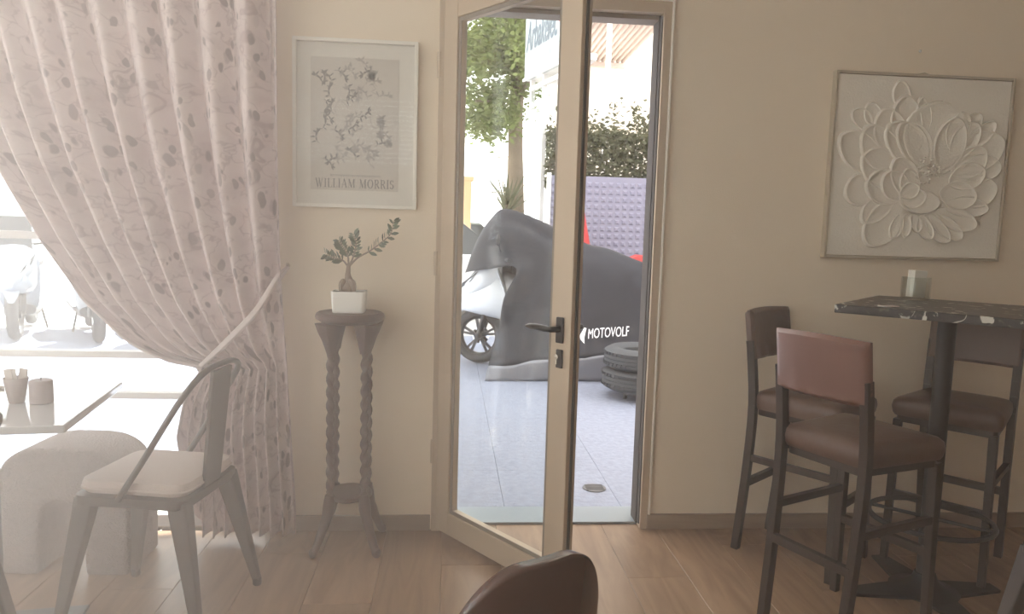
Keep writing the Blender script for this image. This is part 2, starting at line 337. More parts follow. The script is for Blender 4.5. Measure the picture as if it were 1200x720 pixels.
# ------------------------------------------------------------------ door frame and open leaf
tf = thing('trim_1', None, None, kind='structure')
box('jamb', 'alu', DX0, -.012, -.02, .10, 0, DZ1, tf, .003); box('jamb', 'alu', .858, DX1-.008, -.012, .12, 0, DZ1, tf, .003)
box('head', 'alu', -.012, .858, -.012, .12, 2.200, DZ1, tf, .003)
box('inner_stop', 'alud', .849, .858, .03, .12, .012, 2.200, tf, .002); box('inner_stop', 'bealud', -.012, .849, .03, .12, 2.182, 2.200, tf, .002)
box('rubber_seal', 'alud', .853, .858, .0, .03, .02, 2.19, tf)
box('corner_bead', 'bead', DX1-.008, DX1+.001, -.017, .0, .067, DZ1+.008, tf, .002); box('corner_bead', 'bead', -.06, DX1+.001, -.017, 0, DZ1, DZ1+.008, tf, .002)
box('threshold', 'thr', DX0, DX1, .045, .23, -.01, .012, tf, .003)
leaf = thing('door_1', None, None, (-.043, -.012, 0), R(-54), kind='structure')
# leaf local: x along the leaf from the hinge, -y is the face seen from the room, thickness 0..+.055
LW, LH, TH, ST = .776, 2.225, .048, .096
def lf(nm, x0, x1, z0, z1, y0=0, y1=TH, m='alu', bev=.004, parent=leaf): return box(nm, m, x0, x1, y0, y1, z0, z1, parent, bev)
lf('stile', 0, ST, .012, LH); lf('stile', LW-ST, LW, .012, LH)
lf('rail', ST, LW-ST, .012, .105); lf('rail', ST, LW-ST, LH-.105, LH)
for a, b, c, d in ((ST, ST+.016, .105, LH-.105), (LW-ST-.016, LW-ST, .105, LH-.105), (ST+.016, LW-ST-.016, .105, .121), (ST+.016, LW-ST-.016, LH-.121, LH-.105)):
    lf('glazing_bead', a, b, c, d, .010, TH-.01)
    lf('rubber_seal', a if b-a > .02 else a, b, c, d, .008, .0105, 'bealud', 0)
lf('glass_pane', ST+.012, LW-ST-.012, .115, LH-.115, .024, .034, 'glass', 0)
lf('edge_seal', LW, LW+.004, .03, LH-.02, .018, .030, 'alud', 0)
for z in (.35, 1.15, 1.95):
    h = MB().tube([(-.006, -.012, z-.05), (-.006, -.012, z+.05)], .009, 10).build('hinge', 'alu', leaf, True)
for sgn, nm in ((-1, 'handle'), (1, 'handle')):
    y0 = 0 if sgn < 0 else TH
    hx = LW-.046
    hb = MB().box(hx-.016, hx+.016, min(y0, y0+sgn*.012), max(y0, y0+sgn*.012), .915, 1.005).build(nm, 'handle', leaf, bevel=.005)
    path = spline([(hx, y0+sgn*.01, .965), (hx, y0+sgn*.048, .965), (hx-.02, y0+sgn*.055, .966), (hx-.07, y0+sgn*.055, .967), (hx-.125, y0+sgn*.050, .963)], 16)
    MB().tube(path, [.010]*8+[.0115]*5+[.012, .011, .009, .005], 10).build('lever', 'handle', hb, True)
    lk = MB().box(hx-.015, hx+.015, min(y0, y0+sgn*.008), max(y0, y0+sgn*.008), .828, .893).build('lock_plate', 'handle', leaf, bevel=.004)
    MB().tube([(hx-.004, y0+sgn*.006, .868), (hx-.004, y0+sgn*.016, .868)], .0085, 12).box(hx-.007, hx-.001, min(y0, y0+sgn*.016), max(y0, y0+sgn*.016), .842, .868).build('key_cylinder', 'brass', lk, True)
dec = MB()
for a, b, c, d in ((.30, .40, 1.565, 1.569), (.395, .399, 1.50, 1.565), (.30, .385, 1.435, 1.439)): dec.box(a, b, .0228, .0238, c, d)
dec.build('window_decal', 'decal', leaf)
dm = text_mesh('DY', .045); dm.materials.append(M['decal'])
o = link('decal_lettering', dm, leaf, loc=(.325, .0228, 1.455)); o.rotation_euler = (R(90), 0, 0)

# ------------------------------------------------------------------ curtain
edgeL = [(.0, -1.06), (.30, -1.055), (.447, -1.065), (.586, -1.03), (.69, -.975), (.741, -.945), (.756, -1.07), (.80, -1.17), (.839, -1.235), (.986, -1.395), (1.212, -1.548), (1.496, -1.70), (1.75, -1.80), (2.1, -1.90), (2.62, -2.0)]
edgeR = [(0, -.615), (.12, -.615), (.6, -.64), (1.1, -.662), (2.14, -.672), (2.62, -.675)]
ctop, NP = 2.62, 10
cverts_uv = []
def curtain_pt(u, v):
    hem = .03 + .44*max(0, 1-u/.20)**1.2
    # the left edge sweeps to the tie, so its length is spent on the diagonal
    z = lerp(ctop, hem, v)
    xl, xr = interp(edgeL, z), interp(edgeR, z)
    uu = u
    tie = math.exp(-((z-.76)/.22)**2)
    uu = lerp(u, u**1.25, .6 if z > .75 else .25)
    x = lerp(xl, xr, uu)
    ph = u*NP*2*math.pi
    width = (xr-xl)/1.3
    amp = lerp(.022, .056, min(1, width))*(1-.45*tie) + .006*math.sin(ph*.37+z*2)
    fade = min(1, .35+v*1.6)
    y = -.115 - amp*fade*(math.sin(ph+.5*math.sin(z*2.1+u*5))+.25*math.sin(2*ph+1.3+z)) - .06*tie*(1-u)
    x += .010*math.cos(ph+z)*fade
    if z > 2.5: y += .004*math.sin(ph*4)
    return (x, y, z)
NU, NV = 260, 90
cb = MB().grid(NU, NV, curtain_pt)
cme = cb.mesh('curtain', 'curtain', True, fix=False)
uvl = cme.uv_layers.new(name='UVMap')
for lp in cme.loops:
    j, i = divmod(lp.vertex_index, NU+1); uvl.data[lp.index].uv = (i/NU*2.1, -j/NV*2.6)
sol = None
cur = thing('curtain', 'rose-beige floral curtain gathered to the side of the bright window', 'curtain', (0, 0, 0))
o = link('drape', cme, cur); md = o.modifiers.new('thickness', 'SOLIDIFY'); md.thickness = .0025
hm = MB()
hm.tube([curtain_pt(i/NU, j/NV) for i in (0,) for j in range(NV+1)], .006, 6); hm.build('edge_hem', 'strap', cur, True)
st = spline([(-.655, -.012, 1.125), (-.675, -.12, 1.085), (-.735, -.185, .965), (-.82, -.205, .865), (-.90, -.20, .785), (-.955, -.185, .735), (-.975, -.135, .715), (-.95, -.085, .715), (-.85, -.06, .80), (-.70, -.02, 1.05), (-.655, -.010, 1.12)], 60)
MB().tube(st, [.006+.010*math.sin(math.pi*min(1, i/34)) if i < 34 else .008 for i in range(61)], 8, flat=.55).build('tieback', 'strap', cur, True)
MB().tube([(-.655, 0, 1.125), (-.655, -.02, 1.125), (-.655, -.026, 1.135)], .007, 10).build('tieback_hook', 'brass', cur, True)
MB().tube([(-2.9, -.115, 2.645), (-.64, -.115, 2.645)], .014, 12).tube([(-.66, 0, 2.645), (-.66, -.115, 2.645)], .008, 8).tube([(-2.8, 0, 2.645), (-2.8, -.115, 2.645)], .008, 8).build('curtain_rod', 'winw', cur, True)

# ------------------------------------------------------------------ framed print
pf = thing('framed_print', 'white framed botanical print behind glass above the plant stand', 'picture', (-.3875, 0, 1.70))
W2, H2, fw_ = .247, .3325, .014
def lb(nm, m, x0, x1, z0, z1, y0, y1, par, bev=0): return box(nm, m, x0, x1, y0, y1, z0, z1, par, bev)
lb('frame_side', 'white_frame', -W2, -W2+fw_, -H2, H2, -.028, -.001, pf, .002); lb('frame_side', 'white_frame', W2-fw_, W2, -H2, H2, -.028, -.001, pf, .002)
lb('frame_side', 'white_frame', -W2+fw_, W2-fw_, -H2, -H2+fw_, -.028, -.001, pf, .002); lb('frame_side', 'white_frame', -W2+fw_, W2-fw_, H2-fw_, H2, -.028, -.001, pf, .002)
lb('mount', 'mount', -W2+fw_, W2-fw_, -H2+fw_, H2-fw_, -.008, -.003, pf)
pr = lb('print', 'paper', -.178, .172, -.262, .262, -.0095, -.008, pf)
ink = MB(); ink2 = MB(); rnd = random.Random(3)
def ink_leaf(mb, x, z, a, l, w):
    d = Vector((math.cos(a), 0, math.sin(a))); n = Vector((-d.z, 0, d.x)); c = Vector((x, -.0098, z))
    mb.add([c, c+d*l*.35+n*w, c+d*l*.75+n*w*.7, c+d*l, c+d*l*.75-n*w*.7, c+d*l*.35-n*w], [(0, 1, 2, 3, 4, 5)])
def ink_stem(mb, pts, w=.0011):
    P = spline(pts, 18)
    for a, b in zip(P, P[1:]):
        d = (b-a).normalized(); n = Vector((-d.z, 0, d.x))*w; mb.add([a-n, b-n, b+n, a+n], [(0, 1, 2, 3)])
for row in range(7):
    for colm in range(6):
        cx, cz = -.137+colm*.044+rnd.uniform(-.008, .008), .212-row*.058+rnd.uniform(-.008, .008)
        mb = ink if (rnd.random() < .55 and colm != 4) or colm == 0 else ink2
        a0 = rnd.choice((.3, 2.6, 1.2, -.4)); turn = rnd.choice((-.3, .3)); pts = []
        for k in range(4): pts.append((-.0+cx+math.cos(a0+k*turn)*.017*k, -.0097, cz+math.sin(a0+k*turn)*.015*k))
        ink_stem(mb, pts, .0009)
        for k, q in enumerate(pts[1:]):
            for sg in (-1, 1): ink_leaf(mb, q[0], q[2], a0+k*turn+sg*.85, rnd.uniform(.016, .026), rnd.uniform(.0026, .0044))
        ink_leaf(mb, pts[-1][0], pts[-1][2], a0+3*turn, .020, .0045)
for k in range(9):
    x, z = rnd.uniform(-.14, .10), rnd.uniform(-.13, .2); pts = [(x, -.0097, z)]
    for q in range(4): x += rnd.uniform(-.02, .04); z += rnd.uniform(-.04, .02); pts.append((x, -.0097, z))
    ink_stem(ink2, pts)
for k in range(7):                                   # pale round blossoms
    cx, cz = rnd.choice([-.06, .0, .06, .10, .13]), rnd.uniform(-.15, .21)
    for q in range(7): ink_leaf(ink2, cx, cz, q*.9, .02, .006)
ink.build('leaf_ink', 'ink', pr, kind='stuff', fix=False); ink2.build('blossom_ink', 'ink2', pr, kind='stuff', fix=False)
# serif lettering drawn as strokes
def serif_text(s, x0, x1, zb, h, mb, y):
    def bar(ax, az, bx, bz, w):
        a, b = Vector((ax, y, az)), Vector((bx, y, bz)); d = (b-a).normalized(); n = Vector((-d.z, 0, d.x))*w/2
        mb.add([a-n, b-n, b+n, a+n], [(0, 1, 2, 3)])
    TK, TN, SF = .17, .06, .05
    def arc(cx, cz, rx, rz, a0, a1, tk=TK, n=14):
        for k in range(n):
            t0, t1 = a0+(a1-a0)*k/n, a0+(a1-a0)*(k+1)/n
            w = lerp(TN, tk, abs(math.cos((t0+t1)/2)))
            yield (cx+rx*math.cos(t0), cz+rz*math.sin(t0), cx+rx*math.cos(t1), cz+rz*math.sin(t1), w)
    G = {'I': (.42, [(.21,0,.21,1,TK), (.03,.03,.39,.03,SF), (.03,.97,.39,.97,SF)]),
         'L': (.72, [(.2,0,.2,1,TK), (.03,.03,.68,.03,SF), (.03,.97,.38,.97,SF), (.66,0,.66,.25,SF)]),
         'W': (1.25, [(.15,1,.42,0,TK), (.42,0,.64,.95,TN), (.6,1,.85,0,TK), (.85,0,1.1,1,TN), (.0,.97,.3,.97,SF), (.46,.97,.76,.97,SF), (.96,.97,1.24,.97,SF)]),
         'A': (.92, [(.12,0,.46,1,TN), (.44,1,.80,0,TK), (.24,.36,.68,.36,TN), (0,.03,.26,.03,SF), (.62,.03,.95,.03,SF)]),
         'M': (1.15, [(.17,0,.2,1,TN), (.2,1,.56,.05,TK), (.56,.05,.92,1,TN), (.95,1,.95,0,TK), (.02,.03,.32,.03,SF), (.78,.03,1.12,.03,SF), (.03,.97,.3,.97,SF), (.86,.97,1.12,.97,SF)]),
         'O': (.98, list(arc(.49,.5,.38,.47,0,2*math.pi,n=24))),
         'R': (.86, [(.2,0,.2,1,TK), (.03,.03,.38,.03,SF), (.03,.97,.42,.97,SF), (.2,.5,.42,.5,TN)]+list(arc(.40,.735,.24,.235,-math.pi/2,math.pi/2,TK,10))+[(.42,.5,.74,.02,TK), (.66,.03,.88,.03,SF)]),
         'S': (.66, list(arc(.33,.735,.22,.235,.3,1.5*math.pi-.2,TK,10))+list(arc(.33,.265,.24,.24,-math.pi+.3,.5*math.pi+.2,TK,10))), ' ': (.42, [])}
    tot = sum(G[c][0] for c in s)+.10*(len(s)-1); k = (x1-x0)/tot; x = x0
    for c in s:
        for a, b, p, q, w in G[c][1]: bar(x+a*k, zb+b*h, x+p*k, zb+q*h, w*k)
        x += (G[c][0]+.10)*k
tx = MB(); serif_text('WILLIAM MORRIS', -.160, .155, -.252, .036, tx, -.0100)
tx.build('print_title', 'ink', pr, fix=False)
tl = MB()
x = -.10
while x < .10:
    w = rnd.uniform(.003, .008); tl.box(x, x+w, -.0101, -.0097, -.207, -.199); x += w+.003
tl.build('print_small_line', 'ink2', pr, fix=False)
lb('picture_glass', 'pglass', -W2+fw_, W2-fw_, -H2+fw_, H2-fw_, -.020, -.018, pf)

# ------------------------------------------------------------------ plaster flower relief
ra = thing('flower_relief', 'square white plaster relief of a large peony in thin pale frame', 'wall art', (2.0, 0, 1.61))
RW, RH = .400, .392
lb('frame_side', 'pframe', -RW, -RW+.011, -RH, RH, -.034, -.001, ra, .002); lb('frame_side', 'pframe', RW-.011, RW, -RH, RH, -.034, -.001, ra, .002)
lb('frame_side', 'pframe', -RW+.011, RW-.011, -RH, -RH+.011, -.034, -.001, ra, .002); lb('frame_side', 'pframe', -RW+.011, RW-.011, RH-.011, RH, -.034, -.001, ra, .002)
lb('canvas', 'plaster', -RW+.013, RW-.013, -RH+.013, RH-.013, -.026, -.002, ra)
MB().tube([(-.03, -.006, RH), (0, -.012, RH+.008), (.03, -.006, RH)], .004, 8).build('hanger', 'pframe', ra, True)
PET = [(1.928,1.844,1.88,1.973,.094,0),(1.776,1.76,1.68,1.84,.091,0),(1.81,1.775,1.753,1.878,.091,0),(1.819,1.579,1.636,1.739,.178,0),(1.83,1.527,1.673,1.483,.159,0),(2.145,1.617,2.376,1.745,.2,0),(2.162,1.591,2.376,1.626,.144,0),(2.15,1.723,2.257,1.851,.094,0),(2.18,1.698,2.327,1.819,.091,0),(2.171,1.499,2.364,1.538,.166,0),(2.118,1.457,2.334,1.444,.106,0),(2.092,1.429,2.286,1.368,.115,0),(2.065,1.415,2.224,1.312,.1,0),(2.051,1.415,2.165,1.295,.091,0),(2.023,1.414,2.082,1.306,.079,0),(1.988,1.413,2.016,1.334,.06,0),(1.966,1.412,1.958,1.312,.06,0),(1.938,1.412,1.898,1.304,.069,0),(1.905,1.477,1.756,1.373,.121,0),(1.919,1.477,1.788,1.271,.181,1),(1.985,1.677,1.902,1.914,.166,1),(1.996,1.717,1.981,1.911,.085,1),(1.944,1.663,1.81,1.852,.181,1),(1.949,1.61,1.734,1.772,.196,1),(1.954,1.558,1.736,1.655,.196,1),(1.958,1.505,1.76,1.538,.181,1),(2.139,1.683,2.186,1.855,.121,1),(2.143,1.643,2.247,1.812,.136,1),(2.148,1.591,2.293,1.702,.151,1),(2.138,1.551,2.3,1.609,.136,1),(2.099,1.51,2.272,1.488,.144,1),(2.021,1.586,1.839,1.789,.196,2),(2.034,1.6,1.891,1.797,.166,2),(2.106,1.589,2.153,1.834,.166,2),(2.049,1.587,2.077,1.896,.347,2),(1.961,1.479,1.84,1.58,.144,3),(1.975,1.479,1.889,1.654,.144,3),(1.99,1.466,1.942,1.61,.106,3),(1.92,1.464,2.103,1.463,.121,4),(1.919,1.477,2.037,1.494,.1,5),(1.917,1.49,1.998,1.533,.082,6)]
def petal(bx, bz, tx_, tz, w, layer, idx):
    b, t = Vector((bx-2.0, 0, bz-1.61)), Vector((tx_-2.0, 0, tz-1.61)); d = t-b; Ln = d.length; d.normalize(); n = Vector((-d.z, 0, d.x))
    rr = random.Random(idx); bend = rr.uniform(-.08, .08)*Ln
    lift = .0015*layer+.0004*(idx % 3)
    rings = [(1.0, .000), (.97, .0120), (.91, .0140), (.83, .0070), (.60, .0040), (.30, .0034)]
    K = 26; vs = []
    for s_, h_ in rings:
        for k in range(K):
            a = 2*math.pi*k/K; q = (1-math.cos(a))/2          # 0 base .. 1 tip
            prof = math.sin(math.pi*min(1, q**.9))**.55*(.72+.33*q)
            if q > .999: prof = 0
            u = q; vv = math.copysign(1, math.sin(a))*prof*w/2 if abs(math.sin(a)) > 1e-6 else 0
            tipnotch = 0
            pu, pv = lerp(.5, u, s_), vv*s_
            hh = h_*(.25+.75*q)
            p = b+d*(pu*Ln)+n*(pv+bend*4*pu*(1-pu)); vs.append((p.x, -.0262-lift-hh, p.z))
    fs = [(i*K+k, i*K+(k+1) % K, (i+1)*K+(k+1) % K, (i+1)*K+k) for i in range(len(rings)-1) for k in range(K)]+[tuple(range((len(rings)-1)*K, len(rings)*K))]
    MB().add(vs, fs).build('petal', 'plaster', ra, True)
for i, p in enumerate(PET): petal(*p, i)
sm = MB(); rr = random.Random(5)
for k in range(60):
    a, q = rr.uniform(0, 6.28), .055*math.sqrt(rr.random()); c = Vector((.03+q*math.cos(a)*1.1, 0, -.01+q*math.sin(a)))
    sm.lathe([(.004, 0), (.0045, .004), (.002, .008)], (c.x, -.034, c.z), 6, Matrix.Rotation(R(90), 4, 'X'))
sm.build('stamens', 'plaster', ra, True, kind='stuff')
MB().lathe([(.006, 0), (.006, .003), (.002, .006)], (1.978, 0, 2.103), 10, Matrix.Rotation(R(90), 4, 'X')).build('wall_nail', 'winw', None, True, label='small nail head in the bare wall above the flower relief', cat='nail')

# ------------------------------------------------------------------ plant stand, pot, bonsai
ps = thing('plant_stand', 'tall dark carved wooden plant stand with twisted legs', 'plant stand', (-.386, -.152, 0))
def oct_ring(r, z, n=32, sc=.035):
    return [(r*(1+sc*abs(math.cos(4*2*math.pi*j/n))-sc/2)*math.cos(2*math.pi*j/n), r*(1+sc*abs(math.cos(4*2*math.pi*j/n))-sc/2)*math.sin(2*math.pi*j/n), z) for j in range(n)]
def stack(rings):
    n = len(rings[0]); vs = [p for r in rings for p in r]
    return MB().add(vs, [(i*n+j, i*n+(j+1) % n, (i+1)*n+(j+1) % n, (i+1)*n+j) for i in range(len(rings)-1) for j in range(n)]+[tuple(range(n-1, -1, -1)), tuple(range((len(rings)-1)*n, len(rings)*n))])
stack([oct_ring(.108, .915), oct_ring(.118, .922), oct_ring(.131, .930), oct_ring(.134, .941), oct_ring(.130, .951), oct_ring(.122, .957), oct_ring(.117, .955)]).build('stand_top', 'mahog', ps, True)
for sx in (-1, 1):
    for sy in (-1, 1):
        # carved bracket fanning from the leg up to the top
        br = MB()
        for k, (z, w) in enumerate([(.80, .018), (.83, .026), (.86, .036), (.885, .046), (.905, .052), (.918, .054)]): pass
        prof = [(.80, .018), (.825, .024), (.85, .031), (.875, .040), (.895, .046), (.918, .052)]
        rings = []
        for z, w in prof:
            cx = sx*(.064+.3*(w-.018)); cy = sy*(.064+.3*(w-.018))
            rings.append([(cx+w*.9*math.cos(2*math.pi*j/16)*(1+.10*math.cos(8*math.pi*j/16)), cy+w*.9*math.sin(2*math.pi*j/16)*(1+.10*math.cos(8*math.pi*j/16)), z) for j in range(16)])
        stack(rings).build('bracket', 'mahog', ps, True)
        lg = MB(); rings = []; n = 14
        for i in range(121):                          # barley twist
            z = lerp(.225, .81, i/120); ph = i/120*2*math.pi*11*(1 if sx > 0 else -1)
            env = min(1, (i+2)/8, (122-i)/8)
            cx, cy = sx*.066, sy*.066
            rings.append([(cx+(.0135+.0038*env*math.cos(2*(2*math.pi*j/n-ph*.5)))*math.cos(2*math.pi*j/n), cy+(.0135+.0038*env*math.cos(2*(2*math.pi*j/n-ph*.5)))*math.sin(2*math.pi*j/n), z) for j in range(n)])
        stack(rings).build('leg', 'mahog', ps, True)
        ft = MB()
        path = spline([(sx*.066, sy*.066, .235), (sx*.072, sy*.072, .17), (sx*.088, sy*.088, .11), (sx*.108, sy*.108, .05), (sx*.120, sy*.120, .022), (sx*.130, sy*.130, .02)], 24)
        ft.tube(path, [.019, .021, .023, .024, .024, .023, .021, .020, .021, .0205, .019, .018, .0175, .017, .0165, .016, .016, .016, .0165, .0175, .0185, .019, .019, .018, .014], 12)
        ft.build('foot', 'mahog', ps, True)
stack([oct_ring(.082, .205), oct_ring(.090, .211), oct_ring(.090, .226), oct_ring(.082, .232)]).build('shelf', 'mahog', ps, True)
pot = thing('plant_pot', 'small white ceramic trough pot on the carved stand', 'pot', (-.390, -.152, .955))
def rrect(hx, hy, r, z, n=6):
    out = []
    for cx, cy, a0 in ((hx-r, hy-r, 0), (-hx+r, hy-r, 90), (-hx+r, -hy+r, 180), (hx-r, -hy+r, 270)):
        for k in range(n+1): a = R(a0+90*k/n); out.append((cx+r*math.cos(a), cy+r*math.sin(a), z))
    return out
stack([rrect(.058, .042, .012, 0), rrect(.061, .045, .012, .003), rrect(.066, .050, .012, .082), rrect(.066, .050, .012, .085), rrect(.061, .045, .010, .085), rrect(.060, .044, .010, .070)]).build('pot_body', 'ceramic', pot, True)
stack([rrect(.0605, .0445, .010, .068), rrect(.0605, .0445, .010, .080)]).build('soil', 'soil', pot)
bo = thing('bonsai', 'small bonsai tree with swollen trunk and long side branch', 'plant', (-.396, -.152, 1.034))
MB().tube(spline([(-.004, 0, -.004), (.0, 0, .02), (.003, 0, .045), (.0, 0, .07), (.002, 0, .105)], 20), [.022, .026, .029, .031, .031, .030, .028, .026, .023, .020, .018, .0165, .015, .013, .012, .011, .010, .009, .0085, .008, .007], 12).build('trunk', 'bark', bo, True)
MB().tube(spline([(.01, -.01, .05), (.022, -.018, .03), (.026, -.018, -.002)], 8), [.010, .013, .014, .014, .013, .012, .010, .009, .008], 8).tube(spline([(-.012, -.008, .05), (-.022, -.016, .03), (-.022, -.018, -.002)], 8), [.009, .012, .013, .013, .012, .011, .010, .009, .008], 8).build('root', 'bark', bo, True)
branches = [[(.002, 0, .10), (-.02, 0, .125), (-.05, -.01, .135), (-.085, -.01, .148)], [(.002, 0, .10), (.0, 0, .14), (-.015, 0, .17), (-.035, .005, .20)], [(.002, 0, .10), (.02, 0, .14), (.03, .005, .19), (.02, .01, .225)],
            [(.002, 0, .10), (.035, 0, .135), (.085, -.005, .165), (.13, -.01, .20), (.165, -.005, .235), (.175, 0, .285)]]
lm = MB()
lfv = [(0, 0, 0), (.2, .09, .01), (.5, .16, .014), (.8, .10, .008), (1, 0, -.02), (.8, -.10, .008), (.5, -.16, .014), (.2, -.09, .01), (.5, 0, 0)]
lm.add([(x*.034, y*.034*1.25, z*.034*2) for x, y, z in lfv], [(0, 1, 8), (1, 2, 8), (2, 3, 8), (3, 4, 8), (4, 5, 8), (5, 6, 8), (6, 7, 8), (7, 0, 8)])
leaf_me = lm.mesh('leaf', 'leaf', True, fix=False); rr = random.Random(11)
for bi, b in enumerate(branches):
    P = spline(b, 24); MB().tube(P, [lerp(.0045, .0014, i/24) for i in range(25)], 6).build('branch', 'bark', bo, True)
    rng = range(8, 25, 2) if bi < 3 else range(7, 25, 1)
    for i in rng:
        if bi == 3 and i < 9: continue
        t = (P[min(i+1, 24)]-P[i-1]).normalized()
        for s_ in ((1, -1) if bi < 3 or i % 2 else (rr.choice((1, -1)),)):
            ax = (Vector((-t.z, rr.uniform(-.9, .9), t.x))*s_*.9+t*.7+Vector((0, rr.uniform(-.4, .2), 0))).normalized()
            o = link('leaf', leaf_me, bo, loc=P[i]); o.rotation_mode = 'QUATERNION'
            o.rotation_quaternion = ax.to_track_quat('X', 'Y'); k = rr.uniform(.7, 1.15); o.scale = (k, k, k)

# ------------------------------------------------------------------ bar table and stools
TC = (1.785, -.60)
bt = thing('bar_table', 'tall bar table with dark speckled marble top below the flower relief', 'table', (*TC, 0), R(46))
MB().box(-.305, .305, -.305, .305, 1.040, 1.070).build('table_top', 'marble', bt, bevel=.003)
box('top_plate', 'black', -.13, .13, -.13, .13, 1.030, 1.040, bt)
MB().lathe([(.031, .03), (.031, 1.032)], n=24).build('column', 'black', bt, True)
star = []
for k in range(4):
    a = R(45)+k*math.pi/2
    tip = .29
    star += [(tip*math.cos(a-.10), tip*math.sin(a-.10)), (tip*math.cos(a+.10), tip*math.sin(a+.10))]
    for q in (.2, .4, .6, .8):
        b = a+.10+(math.pi/2-.2)*q; r_ = lerp(tip, .10, math.sin(math.pi*q)**.6); star.append((r_*math.cos(b), r_*math.sin(b)))
MB().prism(star, lambda u, v, w: (u, v, w), 0, .012).build('base_plate', 'black', bt, bevel=.003)
MB().lathe([(.12, .012), (.08, .022), (.045, .05), (.036, .075)], n=24).build('base_collar', 'black', bt, True)
fr_ = MB().tube([(.205*math.cos(2*math.pi*k/40), .205*math.sin(2*math.pi*k/40), .285) for k in range(40)], .010, 8, closed=True).build('foot_ring', 'black', bt, True)
for k in range(4):
    a = k*math.pi/2; MB().tube([(.03*math.cos(a), .03*math.sin(a), .285), (.2*math.cos(a), .2*math.sin(a), .285)], .007, 8).build('ring_spoke', 'black', fr_, True)
gx, gy = 1.822, -.345
tb = thing('glass_tumbler', 'textured clear glass tumbler standing on the marble bar table', 'glass', (gx, gy, 1.0702))
pr_ = [(.046, 0), (.0505, .004)]+[(.052+.0012*(i % 2), .008+i*.006) for i in range(13)]+[(.0525, .088), (.0500, .088)]+[(.0485, .084-i*.018) for i in range(5)]+[(.046, .008)]
MB().lathe(pr_, n=28).build('tumbler_wall', 'tumbler', tb, True)
npk = thing('folded_napkins', 'stack of folded white paper napkins upright in the glass tumbler', 'napkins', (gx, gy, 1.080), R(14))
for i in range(5):
    MB().box(-.032, .032, -.016+i*.0066, -.0105+i*.0066, 0, .105-.002*(i % 2), Matrix.Rotation(R(3), 4, 'Y')).build('napkin', 'napkin', npk, bevel=.002)
card = box('flat_card', 'sachet', -.03, .03, -.016, .016, 0, .003, label='small pale card lying flat on the marble bar table', cat='card'); card.location = (1.52, -.66, 1.0702); card.rotation_euler.z = R(10)
def stool_proto(label, back, grp):
    t = thing('bar_stool', label, 'stool', group=grp)
    def seat_pt(u, v):
        a = u*2*math.pi; return (0, 0, 0)
    def outline(k, z, crown=0):
        pts = []
        corners = [(.183*k[0], .190*k[1]), (-.180*k[0], .160*k[1]), (-.180*k[0], -.160*k[1]), (.183*k[0], -.190*k[1])]
        r = .030
        for i, (cx, cy) in enumerate(corners):
            sx, sy = math.copysign(1, cx), math.copysign(1, cy); a0 = [0, 90, 180, 270][i]
            for q in range(6):
                a = R(a0+90*q/5); pts.append((cx-sx*r+r*math.cos(a), cy-sy*r+r*math.sin(a), z))
        return pts
    stack([outline((.97, .97), .605), outline((1.0, 1.0), .615), outline((1.02, 1.02), .640), outline((1.0, 1.0), .662), outline((.94, .94), .674), outline((.80, .80), .681), outline((.4, .4), .684)]).build('seat', 'vinyl', t, True)
    stack([outline((.95, .92), .580), outline((.95, .92), .606)]).build('seat_rail', 'stoolleg', t)
    for s in (-1, 1):
        MB().bar((.165, s*.165, .59), (.176, s*.173, 0), .030, side=(0, 1, 0), w2=.026, d2=.026).build('leg', 'stoolleg', t, bevel=.003)
        rp = MB(); pts = spline([(-.222, s*.150, 0), (-.190, s*.155, .35), (-.178, s*.158, .62), (-.196, s*.158, .82), (-.204, s*.158, .88)], 14)
        for a, b in zip(pts, pts[1:]): rp.bar(a, b, .030, .028, side=(0, 1, 0))
        rp.build('leg', 'stoolleg', t)
        MB().bar((-.196, s*.154, .40), (.168, s*.168, .40), .022, .026).build('stretcher', 'stoolleg', t, bevel=.002)
    MB().bar((-.200, -.154, .285), (-.200, .154, .285), .022, .030).build('stretcher', 'stoolleg', t, bevel=.002)
    MB().bar((.170, -.168, .285), (.170, .168, .285), .022, .030).build('stretcher', 'stoolleg', t, bevel=.002)
    # padded back, slightly curved, wrapped round the posts
    def shell(off):
        def fn(u, v):
            y = lerp(-.172, .172, u); z = lerp(.800, 1.000, v)
            x = -.190-.135*(z-.8)-.018*(1-(y/.172)**2)
            e = min(1, (1-abs(2*u-1))/.10, (1-abs(2*v-1))/.16); e = math.sqrt(max(0, 1-(1-e)**2))
            wr = .0022*math.sin(y*70+z*30)*max(0, 1-(z-.8)/.07)
            return (x+off*(.006+.014*e)+wr, y, z+.006*math.cos(y*9)*v)
        return fn
    b = MB().grid(26, 16, shell(1)); b.grid(26, 16, shell(-1)); n = 27*17
    rim = [i for i in range(27)]+[j*27+26 for j in range(1, 17)]+[16*27+i for i in range(25, -1, -1)]+[j*27 for j in range(15, 0, -1)]
    for a, c in zip(rim, rim[1:]+rim[:1]): b.f.append((a, c, c+n, a+n))
    b.build('backrest', back, t, True)
    return t
G = 'bar stools round the marble table'
sA = stool_proto('brown vinyl bar stool with shiny worn backrest turned to the room', 'vinyl2', G); sA.location = (1.358, -.813, 0); sA.rotation_euler.z = R(24)
sB = stool_proto('brown bar stool standing against the wall between door and marble table', 'vinyl', G); sB.location = (1.472, -.284, 0); sB.rotation_euler.z = R(-50)
sC = copy_tree(sB); sC['label'] = 'brown bar stool directly under the flower relief, half hidden by marble table'; sC.location = (2.037, -.347, 0); sC.rotation_euler.z = R(-139)

